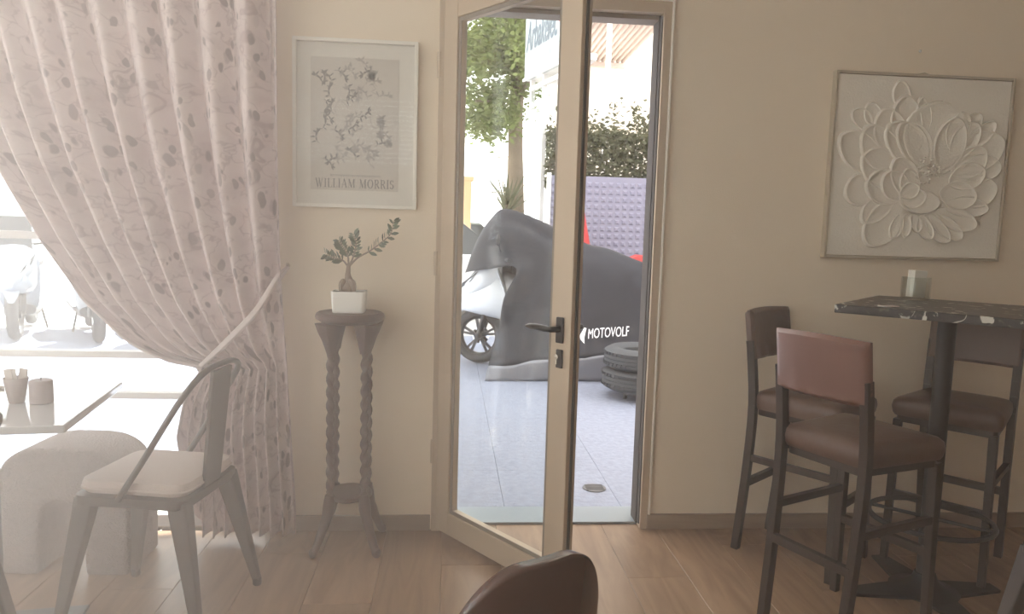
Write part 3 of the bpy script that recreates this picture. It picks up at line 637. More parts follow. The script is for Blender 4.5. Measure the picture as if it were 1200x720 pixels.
# ------------------------------------------------------------------ chair near the viewer and its neighbour
def shell_chair(label, loc, rz):
    t = thing('shell_chair', label, 'chair', loc, rz, 'curved-back brown chairs')
    A = 40
    def outer(off):
        def fn(u, v):
            a = R(lerp(-A, A, u)); s = abs(2*u-1)
            top = .822-.115*max(0, (s-.2)/.8)**2.2
            z = lerp(.44, top, v); rad = .205+off+.045*(z-.44)
            return (.02-rad*math.cos(a), rad*math.sin(a), z)
        return fn
    b = MB().grid(40, 18, outer(.014)); b.grid(40, 18, outer(-.014)); n = 41*19
    rim = list(range(41))+[j*41+40 for j in range(1, 19)]+[18*41+i for i in range(39, -1, -1)]+[j*41 for j in range(17, 0, -1)]
    for a, c in zip(rim, rim[1:]+rim[:1]): b.f.append((a, c, c+n, a+n))
    b.build('backrest', 'brownshell', t, True, bevel=.006, seg=3)
    MB().lathe([(.19, .405), (.215, .412), (.222, .435), (.212, .46), (.15, .472), (.02, .475)], (.02, 0, 0), 32).build('seat', 'brownshell', t, True)
    for sx in (-1, 1):
        for sy in (-1, 1): MB().tube([(.02+sx*.13, sy*.13, .41), (.02+sx*.185, sy*.18, 0)], [.018, .011], 10).build('leg', 'woodleg', t, True)
    return t
c1 = shell_chair('glossy brown curved-back chair standing in front of the open door', (.048, -1.90, 0), R(120))

# ------------------------------------------------------------------ window table group
def metal_chair(label, grp):
    t = thing('metal_chair', label, 'chair', group=grp)
    stack([rrect(.178, .178, .035, .415), rrect(.182, .182, .035, .42), rrect(.182, .182, .035, .446), rrect(.170, .170, .03, .450)]).build('seat', 'gun', t, True)
    for sx in (-1, 1):
        for sy in (-1, 1):
            x1, y1 = sx*(.225 if sx > 0 else .235), sy*.205
            lgb = MB().bar((sx*.150, sy*.150, .43), (x1, y1, .02), .062, .050, side=(0, 1, 0), w2=.026, d2=.026)
            l_ = lgb.build('leg', 'gun', t, bevel=.006)
            MB().lathe([(.013, 0), (.016, .004), (.016, .026), (.012, .03)], (x1, y1, 0), 10).build('foot_cap', 'black', l_, True)
    MB().bar((-.172, 0, .43), (-.215, 0, .83), .012, .105, side=(0, 1, 0), d2=.125).build('back_splat', 'gun', t, bevel=.003)
    hoop = spline([(.03, .184, .44), (-.06, .180, .58), (-.15, .168, .73), (-.198, .150, .805), (-.214, .09, .838), (-.218, 0, .846), (-.214, -.09, .838), (-.198, -.150, .805), (-.15, -.168, .73), (-.06, -.180, .58), (.03, -.184, .44)], 60)
    MB().tube(hoop, .0095, 10).build('back_hoop', 'gun', t, True)
    return t
mc = metal_chair('dark metal chair with cream seat pad pulled from the window table', 'dark metal chairs at the window table')
mc.location = (-.935, -.645, 0); mc.rotation_euler.z = R(170)
cu = thing('seat_cushion', 'cream square pad lying on the dark metal chair', 'cushion', (-.935, -.645, .4503), R(170))
stack([rrect(.166, .160, .04, 0), rrect(.174, .167, .045, .010), rrect(.176, .169, .045, .026), rrect(.172, .165, .045, .040), rrect(.150, .145, .04, .048), rrect(.08, .08, .03, .050)]).build('pad', 'cushion', cu, True)
MB().tube([(p[0], p[1], .016) for p in rrect(.176, .169, .045, 0)], .004, 6, closed=True).build('piping', 'cushion', cu, True)
mc2 = copy_tree(mc); mc2['label'] = 'dark metal chair with bare seat tucked at the window table side'; mc2.location = (-1.265, -1.42, 0); mc2.rotation_euler.z = R(184)
mc3 = copy_tree(mc); mc3['label'] = 'dark metal chair of which only a splayed leg shows beside the bar stools'; mc3['group'] = 'dark metal chairs'; mc3.location = (1.835, -1.35, 0); mc3.rotation_euler.z = R(90)
wt = thing('window_table', 'square pale glossy table on steel column beside the window', 'table', (-1.345, -.862, 0), R(8.5))
MB().box(-.30, .30, -.28, .28, .728, .750).build('table_top', 'tabletop', wt, bevel=.004)
MB().lathe([(.030, .02), (.030, .728)], n=20).build('column', 'tableblue', wt, True)
MB().box(-.20, .20, -.20, .20, 0, .012).build('base_plate', 'tableblue', wt, bevel=.004)
MB().lathe([(.06, .012), (.05, .02), (.032, .03)], n=20).build('base_collar', 'tableblue', wt, True)
cp = thing('sachet_cup', 'small taupe cup holding paper sachets on the window table', 'cup', (-1.262, -.847, .7503))
MB().lathe([(.019, 0), (.021, .004), (.033, .075), (.031, .075), (.020, .008)], n=24).build('cup_wall', 'cup', cp, True)
rr = random.Random(4)
for k in range(6):
    a = rr.uniform(-.35, .35); MB().box(-.011, .011, -.001, .001, 0, .075, Matrix.Translation((rr.uniform(-.010, .010), rr.uniform(-.014, .014), .026)) @ Matrix.Rotation(a*.6, 4, 'Y')).build('sachet', 'sachet', cp)
cd = thing('pillar_candle', 'short rose-grey pillar candle beside the sachet cup', 'candle', (-1.192, -.847, .7503))
MB().lathe([(.028, 0), (.031, .002), (.031, .066), (.028, .069), (.012, .067)], n=28).build('wax', 'box', cd, True)
MB().tube([(0, 0, .066), (.001, 0, .078)], .0015, 6).build('wick', 'black', cd)
sg = thing('salt_shaker', 'small clear glass salt shaker at the edge of the window table', 'shaker', (-1.29, -.885, .7503))
MB().lathe([(.016, 0), (.018, .004), (.015, .04), (.013, .042)], n=16).build('shaker_body', 'tumbler', sg, True); MB().lathe([(.0145, .042), (.0145, .054), (.008, .058)], n=16).build('shaker_cap', 'brass', sg, True)
# inverted-U pouf
po = thing('arch_pouf', 'taupe boucle stool shaped like a thick arch by the window', 'stool', (-1.375, -.27, 0), R(-3))
arch = []
for k in range(25):
    a = math.pi*k/24; ex = .62; arch.append((math.copysign(abs(math.cos(a))**ex, math.cos(a))*.240, .24+math.sin(a)**.8*.235))
outl = [(.236, .0)]+arch+[(-.236, 0), (-.085, 0)]
for k in range(9):
    a = math.pi*(8-k)/8; outl.append((math.cos(a)*.070, .235+math.sin(a)*.045))
outl += [(.085, 0)]
MB().prism(outl, lambda u, v, w: (u, w, v), -.13, .13).build('arch_body', 'boucle', po, True, bevel=.03, seg=4)

# ================================================================== outside
# ground: street base, paving slabs in front of the shop
gr = MB().box(-60, 60, .2, 60, -.30, -.022); gr.box(-60, -3.5, -40, .2, -.30, -.022); gr.box(3.8, 60, -40, .2, -.30, -.022); gr.box(-3.5, 3.8, -40, -5.4, -.30, -.022)
gr.build('ground', 'street', kind='structure')
pv = box('pavement', 'street', -7, 4.2, .2, 6.2, -.022, -.018, kind='structure')
SP = .56
slab = MB().box(.0008, SP-.0008, .0008, SP-.0008, -.0175, -.004).mesh('paving_slab', 'pave', bevel=.001, seg=1)
for i in range(20):
    for j in range(10): link('paving_slab', slab, pv, loc=(-7+i*SP, .235+j*SP+.0, 0))
dr = thing('drain_cover', 'round dark iron drain cover set in the paving outside the door', 'drain', (.758, .515, -.003))
MB().lathe([(.060, 0), (.060, .004), (.052, .005)], n=28).build('rim', 'iron', dr, True)
for k in range(-2, 3): box('grate_bar', 'iron', -.045, .045, k*.016-.004, k*.016+.004, .0045, .008, dr)

# unseen canopy added above the window to block the high sun
aw = thing('sun_block_awning', 'unseen added awning keeping the sun off the window', 'awning', (0, 0, 0))
MB().bar((-2.05, .22, 2.66), (-2.05, 1.95, 2.51), 3.0, .02, side=(0, 0, 1)).build('canvas', 'awn', aw)

# ------------------------------------------------------------------ scooter builder (x forward)
def torus(c, R1, r, n=32, k=12, squash=1.25):
    mb = MB(); vs = []
    for i in range(n):
        a = 2*math.pi*i/n
        for j in range(k):
            b = 2*math.pi*j/k; q = R1+r*math.cos(b); vs.append((c[0]+q*math.cos(a), c[1]+r*squash*math.sin(b), c[2]+q*math.sin(a)))
    return mb.add(vs, [(i*k+j, i*k+(j+1) % k, ((i+1) % n)*k+(j+1) % k, ((i+1) % n)*k+j) for i in range(n) for j in range(k)])
def wheel(t, x, r=.265, spokes=5):
    tr = thing('wheel', None, None); tr.parent = t; tr.location = (x, 0, r)
    torus((0, 0, 0), r-.045, .045).build('tyre', 'tyre', tr, True)
    torus((0, 0, 0), r-.085, .016, squash=2.4).build('rim', 'rim', tr, True)
    MB().tube([(0, -.06, 0), (0, .06, 0)], .035, 14).build('hub', 'rim', tr, True)
    for k in range(spokes):
        a = 2*math.pi*k/spokes+.3
        for d in (-.16, .16): MB().bar((.03*math.cos(a), 0, .03*math.sin(a)), ((r-.085)*math.cos(a+d), 0, (r-.085)*math.sin(a+d)), .022, .026, side=(0, 1, 0)).build('spoke', 'rim', tr)
    for s in (-1,): MB().lathe([(.085, 0), (.085, .004), (.05, .006)], (0, -.05, 0), 20, Matrix.Rotation(R(90), 4, 'X')).build('brake_disc', 'chrome', tr, True)
    return tr
def loft(path, secs, n=16):       # path of (x,z), secs of (halfwidth, halfheight)
    rings = []
    for (x, z), (w, h) in zip(path, secs):
        rings.append([(x, w*math.copysign(abs(math.cos(2*math.pi*j/n))**.7, math.cos(2*math.pi*j/n)), z+h*math.copysign(abs(math.sin(2*math.pi*j/n))**.7, math.sin(2*math.pi*j/n))) for j in range(n)])
    return stack(rings)
def scooter(label, paint, seat, grp=None):
    t = thing('scooter', label, 'scooter', group=grp)
    wheel(t, .66); wheel(t, -.66)
    for s in (-1, 1): MB().tube([(.655, s*.075, .265), (.50, s*.075, .78)], .022, 10).build('fork_leg', 'rim', t, True)
    loft([(.90, .42), (.86, .50), (.74, .565), (.58, .58), (.44, .50)], [(.03, .012), (.065, .02), (.075, .022), (.075, .022), (.05, .02)]).build('front_fender', paint, t, True)
    # beaked front cowl
    loft([(.92, .60), (.84, .66), (.74, .74), (.62, .82), (.50, .88), (.40, .90)], [(.025, .03), (.09, .07), (.15, .11), (.20, .15), (.20, .16), (.15, .12)]).build('front_cowl', paint, t, True)
    loft([(.90, .60), (.80, .63), (.62, .67), (.44, .68), (.30, .66)], [(.03, .03), (.12, .13), (.17, .20), (.19, .24), (.17, .20)]).build('side_cowl', paint, t, True)
    for s in (-1, 1): MB().add([(.86, s*.075, .70), (.70, s*.168, .80), (.62, s*.195, .90), (.80, s*.115, .78)], [(0, 1, 2, 3)]).build('headlamp', 'carglass', t)
    loft([(.44, .92), (.36, .74), (.30, .52), (.26, .36), (.22, .30)], [(.19, .05), (.21, .06), (.20, .06), (.18, .05), (.16, .04)]).build('leg_shield', paint, t, True)
    loft([(.30, .28), (.0, .25), (-.28, .28)], [(.15, .06), (.17, .07), (.16, .08)]).build('floorboard', 'dseat', t, True)
    loft([(-.08, .40), (-.22, .50), (-.45, .56), (-.72, .62), (-.95, .68), (-1.02, .70)], [(.12, .16), (.17, .20), (.19, .17), (.18, .12), (.10, .07), (.03, .02)]).build('tail_body', paint, t, True)
    loft([(.0, .72), (-.12, .745), (-.40, .76), (-.60, .82), (-.88, .84), (-.95, .83)], [(.10, .03), (.15, .05), (.17, .055), (.16, .05), (.13, .04), (.06, .02)]).build('seat', seat, t, True)
    MB().add([(.60, -.17, .92), (.60, .17, .92), (.43, .15, 1.28), (.43, -.15, 1.28), (.61, -.17, .92), (.61, .17, .92), (.44, .15, 1.29), (.44, -.15, 1.29)], [(0, 1, 2, 3), (7, 6, 5, 4), (0, 4, 5, 1), (1, 5, 6, 2), (2, 6, 7, 3), (3, 7, 4, 0)]).build('windscreen', 'carglass', t)
    MB().tube(spline([(.30, -.36, 1.02), (.38, -.20, 1.0), (.44, 0, .98), (.38, .20, 1.0), (.30, .36, 1.02)], 16), .014, 8).build('handlebar', 'rim', t, True)
    for s in (-1, 1):
        MB().tube([(.30, s*.36, 1.02), (.26, s*.40, 1.02)], .02, 10).build('grip', 'tyre', t, True)
        mr = MB().tube([(.36, s*.26, 1.01), (.40, s*.32, 1.18)], .006, 6).build('mirror_stalk', 'rim', t, True)
        MB().lathe([(.02, 0), (.055, .008), (.05, .02), (.02, .024)], (.40, s*.34, 1.20), 16, Matrix.Rotation(R(-90), 4, 'Y')).build('mirror', 'dseat', mr, True)
    MB().tube([(-.25, -.17, .26), (-.60, -.20, .30), (-.92, -.20, .42)], [.03, .05, .045], 12).build('exhaust', 'chrome', t, True)
    MB().tube([(-.2, -.15, .25), (-.25, -.2, .0)], .012, 8).tube([(-.2, .15, .25), (-.25, .2, .0)], .012, 8).build('stand', 'rim', t, True)
    return t
sc0 = scooter('white scooter with its front wheel showing under the grey cover', 'whitep', 'dseat')
ang = math.atan2(.50, -1.32); sc0.rotation_euler.z = ang
sc0.location = (.300-.66*math.cos(ang), 4.02-.66*math.sin(ang), 0)
rows = [
    [(.32, 3.135, .0), (.857, 3.17, .0), (1.25, 3.18, .0), (1.776, 3.12, .0), (2.15, 3.1, .0)],
    [(.35, 3.20, .11), (.846, 3.16, .18), (1.209, 3.14, .22), (1.69, 3.07, .255), (2.15, 3.07, .26)],
    [(.432, 3.32, .36), (.852, 3.25, .337), (1.219, 3.20, .351), (1.703, 3.12, .371), (2.17, 3.10, .37)],
    [(.481, 3.40, .69), (.862, 3.38, .62), (1.224, 3.28, .603), (1.714, 3.20, .584), (2.18, 3.15, .57)],
    [(.591, 3.45, .955), (.863, 3.48, .994), (1.152, 3.40, .97), (1.404, 3.33, .943), (1.715, 3.27, .841), (2.15, 3.2, .8)],
    [(.34, 3.66, .93), (.60, 3.62, 1.27), (.85, 3.62, 1.24), (1.12, 3.5, 1.12), (1.415, 3.42, 1.08), (1.735, 3.33, .96), (2.12, 3.24, .90)],
    [(.149, 3.95, .874), (.232, 3.93, 1.119), (.354, 3.9, 1.347), (.492, 3.86, 1.485), (.765, 3.78, 1.413), (.997, 3.70, 1.302), (1.187, 3.63, 1.191), (1.426, 3.55, 1.145), (1.752, 3.42, 1.02), (2.05, 3.33, .95)],
    [(.30, 4.25, .86), (.45, 4.2, 1.2), (.85, 4.05, 1.1), (1.3, 3.85, .95), (1.8, 3.65, .8), (2.15, 3.5, .75)],
    [(.55, 4.40, .45), (.95, 4.3, .45), (1.4, 4.1, .42), (1.9, 3.9, .4), (2.25, 3.7, .4)],
    [(.62, 4.48, .0), (1.0, 4.38, .0), (1.45, 4.2, .0), (1.95, 4.0, .0), (2.3, 3.75, .0)]]
CN, CV = 72, 54
rs_ = [spline(r_, CN) for r_ in rows]
cols = [spline([r_[i] for r_ in rs_], CV) for i in range(CN+1)]
def cover_pt(i, j):
    p = cols[i][j].copy(); v = j/CV
    tt = i/CN
    w = .020*math.sin(i*.33+math.sin(j*.25)*1.2+1.5*math.sin(i*.09))*max(0, 1-abs(v-.2)/.3)+.006*math.sin(i*.31+j*.21)+.016*max(0, math.sin(i*.23-j*.42+1.3*math.sin(i*.11)))**3+.030*(abs(((i*.13+.02*j+.4*math.sin(i*.21)) % 2)-1)-.5)*max(0, min(1, (.52-v)/.25))*min(1, v/.1)
    p.y += w*(.25 if (v < .12) else 1); p.z += .4*w if 0 < j < CV else 0
    p.z = max(p.z, .004)
    return p
pts = [[cover_pt(i, j) for j in range(CV+1)] for i in range(CN+1)]
jb = 6                                                   # rows below this are the silver hem band
cv = thing('scooter_cover', 'dark grey cloth cover with silver hem draped over the scooter', 'cover', (0, 0, 0))
main = MB().grid(CN, CV-2*jb, lambda a, b: pts[round(a*CN)][jb+round(b*(CV-2*jb))])
cme = main.mesh('cover_cloth', 'cover', True, fix=False); ob = link('cover_cloth', cme, cv); ob.modifiers.new('thickness', 'SOLIDIFY').thickness = .004
for lo, nm in ((0, 'silver_hem'), (CV-jb, 'silver_hem')):
    hmesh = MB().grid(CN, jb, lambda a, b: pts[round(a*CN)][lo+round(b*jb)]).mesh(nm, 'silver', True, fix=False)
    ob = link(nm, hmesh, cv); ob.modifiers.new('thickness', 'SOLIDIFY').thickness = .004
# closed tail end
tail = MB(); c_ = Vector((2.2, 3.45, .45)); ring = pts[CN]
tail.add([c_]+ring, [(0, k+1, k+2) for k in range(len(ring)-1)]); tail.build('cover_tail', 'cover', cv, True)
bvh = BVHTree.FromPolygons([Vector(v) for v in main.v], main.f)
def on_cover(me, x0, z0, slope):
    for v in me.vertices:
        x, z = x0+v.co.x, z0+v.co.y+slope*v.co.x
        hit = bvh.ray_cast(Vector((x, 1.0, z)), Vector((0, 1, 0)))
        v.co = (x, (hit[0].y-.006) if hit[0] else 3.15, z)
    return me
lt = text_mesh('MOTOVOLF', .118, shear=.15)
bm = bmesh.new(); bm.from_mesh(lt); bmesh.ops.subdivide_edges(bm, edges=[e for e in bm.edges if e.calc_length() > .04], cuts=2)
wd = max(v.co.x for v in bm.verts); 
for v in bm.verts: v.co.x *= .36/wd
bm.to_mesh(lt); bm.free(); lt.materials.append(M['coverink'])
link('cover_lettering', on_cover(lt, 1.208, .372, .10), cv)
em = MB().add([(0, 0, 0), (.028, -.03, 0), (.028, .02, 0), (.05, .10, 0), (.03, .105, 0), (.005, .06, 0), (-.012, .03, 0)], [(0, 1, 2, 5, 6), (2, 3, 4, 5)]).mesh('cover_emblem', 'coverink', fix=False)
link('cover_emblem', on_cover(em, 1.150, .360, .0), cv)

# ------------------------------------------------------------------ stacked tyres on a dolly
dl = thing('tyre_dolly', 'low wheeled dolly under the two stacked tyres', 'dolly', (1.545, 2.62, 0))
MB().lathe([(.22, .050), (.22, .066)], n=24).build('plate', 'iron', dl)
for k in range(4):
    a = R(35+90*k); MB().tube([(.19*math.cos(a)-.012, .19*math.sin(a), .03), (.19*math.cos(a)+.012, .19*math.sin(a), .03)], .028, 14).build('caster', 'tyre', dl, True)
for k, (z, lb_) in enumerate(((.066, 'dusty grey car tyre lying on the dolly under another tyre'), (.233, 'dusty grey car tyre lying on top of another tyre'))):
    ty = thing('car_tyre', lb_, 'tyre', (1.545+.01*k, 2.62, z), 0, 'stacked car tyres')
    H = .195; prof = [(.19, .02), (.205, .004), (.265, .0), (.300, .022)]
    prof += [(.312, .035), (.312, .060), (.305, .064), (.312, .068), (.313, .094), (.306, .098), (.313, .102), (.312, .128), (.305, .132), (.312, .136), (.312, .160), (.300, .173), (.265, .195), (.205, .191), (.19, .175), (.175, .16), (.175, .035), (.19, .02)]
    prof = [(a_, b_*.85) for a_, b_ in prof]
    MB().lathe(prof, n=48, cap=False).build('tyre_body', 'greytyre', ty, True)
    for q in range(48):
        a = 2*math.pi*q/48
        MB().bar((.309*math.cos(a), .309*math.sin(a), .028), (.309*math.cos(a+.06), .309*math.sin(a+.06), .062), .012, .012).build('tread_block', 'greytyre', ty) if k == 9 else None
    td = MB()
    for q in range(44):
        a = 2*math.pi*q/44
        for z0 in (.032, .115): td.bar((.312*math.cos(a), .312*math.sin(a), z0), (.312*math.cos(a+.04), .312*math.sin(a+.04), z0+.022), .018, .006)
    td.build('tread', 'greytyre', ty, kind='stuff')

# ------------------------------------------------------------------ embossed panel, hedge, red banner
pn = thing('embossed_panel', 'lilac-grey hoarding panel with rows of raised squares behind covered scooter', 'panel', (1.26, 6.55, 0))
box('sheet', 'panel', 0, 4.2, 0, .04, 0, 2.01, pn)
bp = MB(); st_ = .095
for i in range(44):
    for j in range(20):
        x, z = .06+i*st_, .10+j*st_; a = .034
        bp.add([(x-a, 0, z-a), (x+a, 0, z-a), (x+a, 0, z+a), (x-a, 0, z+a), (x-.014, -.015, z-.014), (x+.014, -.015, z-.014), (x+.014, -.015, z+.014), (x-.014, -.015, z+.014)], [(0, 1, 5, 4), (1, 2, 6, 5), (2, 3, 7, 6), (3, 0, 4, 7), (4, 5, 6, 7)])
bp.build('raised_squares', 'panel', pn, kind='stuff')
for x in (0, 2.1, 4.16): box('panel_post', 'winw', x-.02, x+.03, -.02, .06, 0, 2.04, pn)
rb = thing('red_banner', 'red tapering banner standing in front of the embossed panel', 'banner', (1.50, 6.15, 0))
MB().add([(-.30, -.02, .30), (.42, -.02, .30), (.115, -.02, 1.80), (.095, -.02, 1.80), (-.30, .02, .30), (.42, .02, .30), (.115, .02, 1.80), (.095, .02, 1.80)], [(0, 1, 2, 3), (7, 6, 5, 4), (0, 4, 5, 1), (1, 5, 6, 2), (2, 6, 7, 3), (3, 7, 4, 0)]).build('cloth', 'red', rb)
MB().tube([(.1, .03, 0), (.1, .03, 1.82)], .012, 8).build('pole', 'rim', rb); MB().lathe([(.2, 0), (.2, .03), (.03, .06)], (.1, .03, 0), 20).build('foot', 'rim', rb, True)
rd = thing('red_barrier', 'low red plastic barrier peeping over the scooter cover', 'barrier', (2.42, 5.9, 0))
MB().prism([(-.45, 0), (.45, 0), (.45, .12), (.36, .2), (.30, 1.00), (-.12, 1.03), (-.30, .95), (-.36, .2), (-.45, .12)], lambda u, v, w: (u, w, v), -.12, .12).build('body', 'red', rd, bevel=.02)
def leaf_cloud(mb, n, fn, size, rr, flat=.5):
    for _ in range(n):
        c = Vector(fn(rr)); a = Vector((rr.gauss(0, 1), rr.gauss(0, 1), rr.gauss(0, 1)*flat)).normalized(); b = a.cross(Vector((rr.gauss(0, 1), rr.gauss(0, 1), rr.gauss(0, 1)))).normalized()
        s = size*rr.uniform(.6, 1.3); mb.add([c-a*s, c+b*s*.45, c+a*s, c-b*s*.45], [(0, 1, 2, 3)])
rr = random.Random(21)
hd = thing('hedge', 'clipped dark hedge with sunlit green top above the embossed panel', 'hedge', (1.3, 7.2, 0))
hb_ = MB()
leaf_cloud(hb_, 13000, lambda q: (q.uniform(0, 5), q.choice((q.uniform(-.05, .08), q.uniform(0, .7))), q.uniform(1.9, 2.66)+.06*math.sin(q.random()*9)), .05, rr)
leaf_cloud(hb_, 2200, lambda q: (q.uniform(.0, 5), q.uniform(0, .6), 2.62+.22*q.random()**2*(1+math.sin(q.uniform(0, 6)))), .05, rr)
hb_.build('foliage', 'hedge', hd, kind='stuff', fix=False)
for k in range(8): MB().tube([(.3+k*.6, .3, 0), (.3+k*.6+rr.uniform(-.1, .1), .3, 2.3)], [.04, .015], 6).build('stem', 'trunk', hd)
sp_ = MB()
for k in range(26):
    x = rr.uniform(.2, 2.2); y = rr.uniform(0, .5); h_ = rr.uniform(.1, .5); leaf_cloud(sp_, 16, lambda q: (x+q.uniform(-.04, .04)+.1, y+q.uniform(-.05, .05), 2.70+q.random()*h_), .04, rr)
sp_.build('shoots', 'hedge', hd, kind='stuff', fix=False)

# ------------------------------------------------------------------ kiosk canopy with sign
d0, d1 = Vector((1.030, 7.9, 0)), Vector((1.393, 6.55, 0)); dv = (d1-d0).normalized(); nv = Vector((dv.y, -dv.x, 0))*-1     # nv points right
Lk = (d1-d0).length+.28
kz = thing('kiosk', 'white kiosk canopy with lettered sign on slim white posts', 'kiosk', (0, 0, 0))
def kp(u, v, w): p = d0+dv*u+nv*v; return (p.x, p.y, w)
MB().prism([(0, 0), (Lk, 0), (Lk, .06), (0, .06)], lambda u, v, w: kp(u, v, w), 3.44, 4.36).build('sign_board', 'signw', kz)
MB().prism([(0, .06), (Lk, .06), (Lk, .34), (0, .62)], lambda u, v, w: kp(u, v, w), 3.44, 3.52).build('soffit', 'winw', kz)
MB().prism([(-.02, -.02), (Lk, -.02), (Lk, .0), (-.02, .0)], lambda u, v, w: kp(u, v, w), 3.43, 3.47).build('lower_trim', 'winw', kz)
for u, v in ((.55, .10), (.08, .10)): MB().prism([(u-.03, v-.03), (u+.03, v-.03), (u+.03, v+.03), (u-.03, v+.03)], lambda a, b, w: kp(a, b, w), 0, 3.44).build('post', 'winw', kz)
MB().prism([(.10, .06), (.55, .06), (.55, .075), (.10, .075)], lambda a, b, w: kp(a, b, w), 1.0, 3.3).build('glass_pane', 'glass', kz)
MB().prism([(.10, .04), (1.3, .04), (1.3, .1), (.10, .1)], lambda a, b, w: kp(a, b, w), 3.28, 3.34).build('lintel', 'winw', kz)
def sign_text(s, size, u0, z0, m, w=None, shear=.2, nm='sign_lettering'):
    me = text_mesh(s, size, shear=shear, offset=.012); k = 1
    if w: k = w/max(v.co.x for v in me.vertices)
    for v in me.vertices: v.co = kp(u0+v.co.x*k, -.004, z0+v.co.y)
    me.materials.append(M[m]); link(nm, me, kz)
sign_text('Arbakelec', .56, .06, 3.84, 'signk', 1.12)
tl = MB(); u = .07
while u < 1.05:
    w = rr.uniform(.03, .07); tl.prism([(u, -.006), (u+w, -.006), (u+w, 0), (u, 0)], lambda a, b, c: kp(a, b, c), 3.64, 3.70); u += w+.03
tl.build('sign_small_line', 'greyp', kz)
MB().prism([(1.22, -.006), (1.45, -.006), (1.45, 0), (1.22, 0)], lambda a, b, c: kp(a, b, c), 3.98, 4.06).prism([(1.22, -.006), (1.40, -.006), (1.40, 0), (1.22, 0)], lambda a, b, c: kp(a, b, c), 4.14, 4.22).build('sign_emblem', 'signr', kz)

# ------------------------------------------------------------------ tree with a spiky plant at its foot
tr = thing('street_tree', 'leafy green street tree with pale straight trunk', 'tree', (1.18, 11.0, 0))
MB().tube(spline([(.10, 0, 0), (.06, 0, 1.6), (.0, 0, 3.2), (.03, 0, 4.6), (.0, 0, 6.0)], 24), [lerp(.17, .10, i/24) for i in range(25)], 14).build('trunk', 'trunk', tr, True)
for k in range(9):
    a = rr.uniform(0, 6.28); z = rr.uniform(3.2, 5.2); MB().tube(spline([(0, 0, z), (math.cos(a)*.5, math.sin(a)*.5, z+.35), (math.cos(a)*1.1, math.sin(a)*1.1, z+.3)], 8), [.05-.004*i for i in range(9)], 7).build('branch', 'trunk', tr, True)
fo = MB()
clumps = [(min(.15, rr.gauss(-.50, .62)), rr.gauss(-.2, .7), rr.uniform(3.75, 6.6)) for _ in range(46)]+[(rr.uniform(-1.1, -.1), rr.uniform(-.8, .3), rr.uniform(3.15, 3.9)) for _ in range(9)]
for c in clumps: leaf_cloud(fo, 320, lambda q: (c[0]+q.gauss(0, .20), c[1]+q.gauss(0, .2), c[2]+q.gauss(0, .17)), .065, rr)
fo.build('foliage', 'tree', tr, kind='stuff', fix=False)
yc = thing('spiky_plant', 'spiky long-leaved plant growing at the foot of the street tree', 'plant', (1.02, 10.4, 0))
MB().tube([(0, 0, 0), (.0, 0, 1.75)], [.10, .07], 10).build('stem', 'trunk', yc, True)
for k in range(30):
    a = 2*math.pi*k/30*7; e = rr.uniform(.15, 1.35); l_ = rr.uniform(.6, .95); d = Vector((math.cos(a)*math.cos(e), math.sin(a)*math.cos(e), math.sin(e))); n = d.cross(Vector((0, 0, 1))).normalized()*.03
    b = Vector((0, 0, rr.uniform(1.45, 1.75))); MB().add([b-n, b+d*l_*.5-n*.8+Vector((0, 0, .01)), b+d*l_, b+d*l_*.5+n*.8, b+n], [(0, 1, 2, 3, 4)]).build('leaf_blade', 'hedge', yc, fix=False)

# ------------------------------------------------------------------ cream building with corrugated porch
cbd = thing('cream_building', 'tall cream rendered building behind the hedge', 'building', (0, 0, 0))
box('wall', 'cream', 2.35, 16, 14.3, 15.6, 0, 27, cbd)  # out-of-view height and depth shaped to cast shade over the doorway side
for i in range(4):
    for j in range(4):
        w = box('window', 'winw', 5+i*2.6, 6.2+i*2.6, 14.24, 14.31, 7+j*2.6, 8.6+j*2.6, cbd); box('pane', 'carglass', 5.08+i*2.6, 6.12+i*2.6, 14.22, 14.25, 7.08+j*2.6, 8.52+j*2.6, w)
box('ledge', 'cream', 2.3, 16, 14.1, 14.3, 3.7, 3.82, cbd)
cr = MB(); XA, XB, n_ = 2.55, 3.93, 12
vs_ = []
for j, y in enumerate((9.6, 14.2)):
    for i in range(n_*8+1):
        x = XA+(XB-XA)*i/(n_*8); vs_.append((x, y, 5.20+.045*math.cos(2*math.pi*i/8)+(.0 if j else .08)))
k = n_*8+1; cr.add(vs_, [(i, i+1, k+i+1, k+i) for i in range(k-1)]); pc = thing('porch_roof', 'pale red corrugated porch roof fixed to the cream building', 'roof', (0, 0, 0))
ob = cr.build('corrugated_sheet', 'corr', pc, True); ob.modifiers.new('thickness', 'SOLIDIFY').thickness = .012
box('beam', 'corr', XA, XB, 14.1, 14.25, 5.05, 5.15, pc); box('beam', 'corr', XA, XB, 9.6, 9.7, 5.12, 5.22, pc)
for y in (9.65,): box('porch_post', 'winw', XA+.02, XA+.10, y-.04, y+.04, 0, 5.14, pc)
og = thing('orange_gatepost', 'orange rendered gatepost beside the parked cars', 'post', (.19, 11.4, 0))
box('shaft', 'orange', -.20, .20, -.2, .2, 0, 2.2, og); box('cap', 'orange', -.24, .24, -.24, .24, 2.2, 2.27, og)
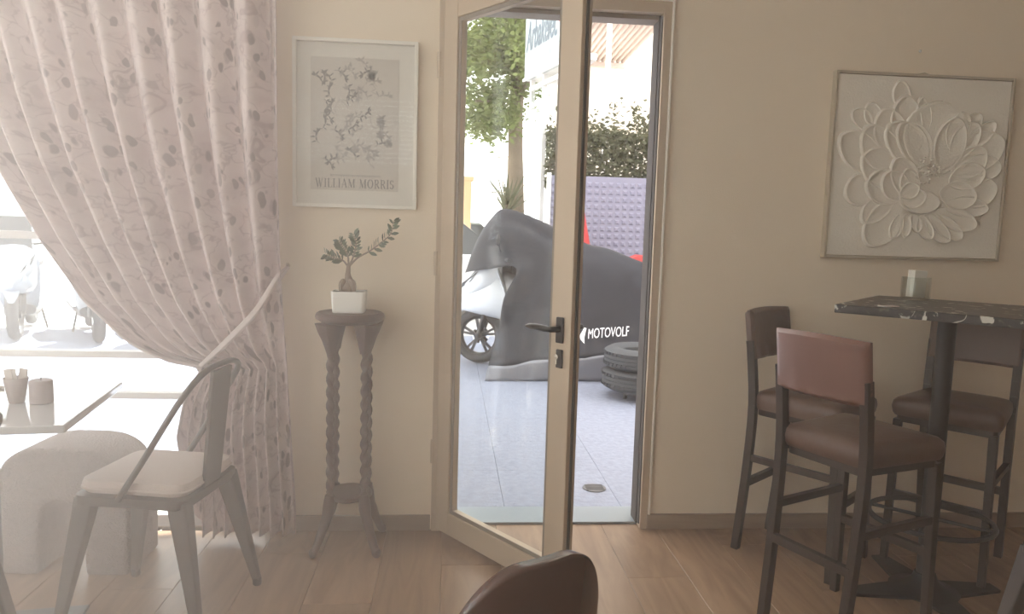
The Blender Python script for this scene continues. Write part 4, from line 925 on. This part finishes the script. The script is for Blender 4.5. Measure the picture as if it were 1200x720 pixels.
# parked cars
def car(label, paint, loc, rz):
    t = thing('parked_car', label, 'car', loc, rz)
    body = [(-2.0, .25), (2.0, .25), (2.05, .55), (1.95, .78), (1.15, .92), (-1.9, .98), (-2.05, .8), (-2.08, .45)]
    MB().prism(body, lambda u, v, w: (u, w, v), -.82, .82).build('body', paint, t, bevel=.06, seg=3, smooth=True)
    cab = [(1.10, .90), (.45, 1.40), (-1.35, 1.45), (-1.90, .95)]
    MB().prism(cab, lambda u, v, w: (u, w*(1-.16*(v-.9)/.5), v), -.76, .76).build('cabin', 'carglass', t, bevel=.03)
    MB().prism([(.48, 1.39), (-1.38, 1.44), (-1.34, 1.49), (.40, 1.44)], lambda u, v, w: (u, w, v), -.64, .64).build('roof', paint, t, bevel=.015)
    for x in (-1.25, 1.25):
        for s in (-1, 1):
            w = torus((0, 0, 0), .235, .085, 24, 10, 1.0).build('wheel', 'tyre', t, True); w.location = (x, s*.78, .32)
            MB().tube([(0, -.07, 0), (0, .07, 0)], .17, 18).build('hubcap', 'chrome', w, True)
    for s in (-1, 1): box('headlight', 'chrome', 1.9, 2.04, s*.6-.16, s*.6+.16, .6, .74, t, .02); box('bumper_light', 'signr', -2.09, -2.0, s*.6-.14, s*.6+.14, .62, .82, t, .02)
    return t
car('white parked hatchback glimpsed behind the covered scooter', 'carw', (-.35, 8.6, -.022), R(8))
car('dark green-grey parked car across the street behind the tree', 'carg', (.2, 13.9, -.022), R(4))
# scooters parked in the sun outside the window
G2 = 'scooters parked outside the window'
for i, (x, y, a, p, lb_) in enumerate(((-4.75, 5.6, -68, 'greyp', 'blue-grey scooter parked in the sun outside the window'), (-3.95, 5.5, -62, 'whitep', 'white scooter parked outside the window next to other scooters'), (-3.2, 5.7, -65, 'carg', 'dark scooter parked outside the window half behind the curtain'), (-5.6, 5.8, -70, 'whitep', 'white scooter at the end of the parked row outside the window'))):
    s_ = scooter(lb_, p, 'dseat', G2); s_.location = (x, y, 0); s_.rotation_euler.z = R(a)

# ------------------------------------------------------------------ haze volume added to imitate lens glare, denser on the window side
if HAZE > 0:
    hz, nt, N, L, p = new_mat('glare_haze'); N.remove(p)
    vsn = N.new('ShaderNodeVolumeScatter'); tcz = N.new('ShaderNodeTexCoord'); sx_ = N.new('ShaderNodeSeparateXYZ'); L.new(tcz.outputs['Object'], sx_.inputs[0]); mrz = N.new('ShaderNodeMapRange'); mrz.inputs[1].default_value = -1.2; mrz.inputs[2].default_value = .50; mrz.inputs[3].default_value = HAZE*2.9; mrz.inputs[4].default_value = HAZE*.33; mrz.interpolation_type = 'SMOOTHSTEP'; L.new(sx_.outputs[0], mrz.inputs[0]); L.new(mrz.outputs[0], vsn.inputs['Density']); vsn.inputs['Color'].default_value = (.965, .902, .875, 1); vsn.inputs['Anisotropy'].default_value = .35
    L.new(vsn.outputs[0], N['Material Output'].inputs['Volume'])
    box('glare_haze', hz, XL-.1, XR+.1, YB-.1, .10, -.05, ZC+.1, label='faint added haze imitating window glare across the whole room', cat='haze', kind='stuff')
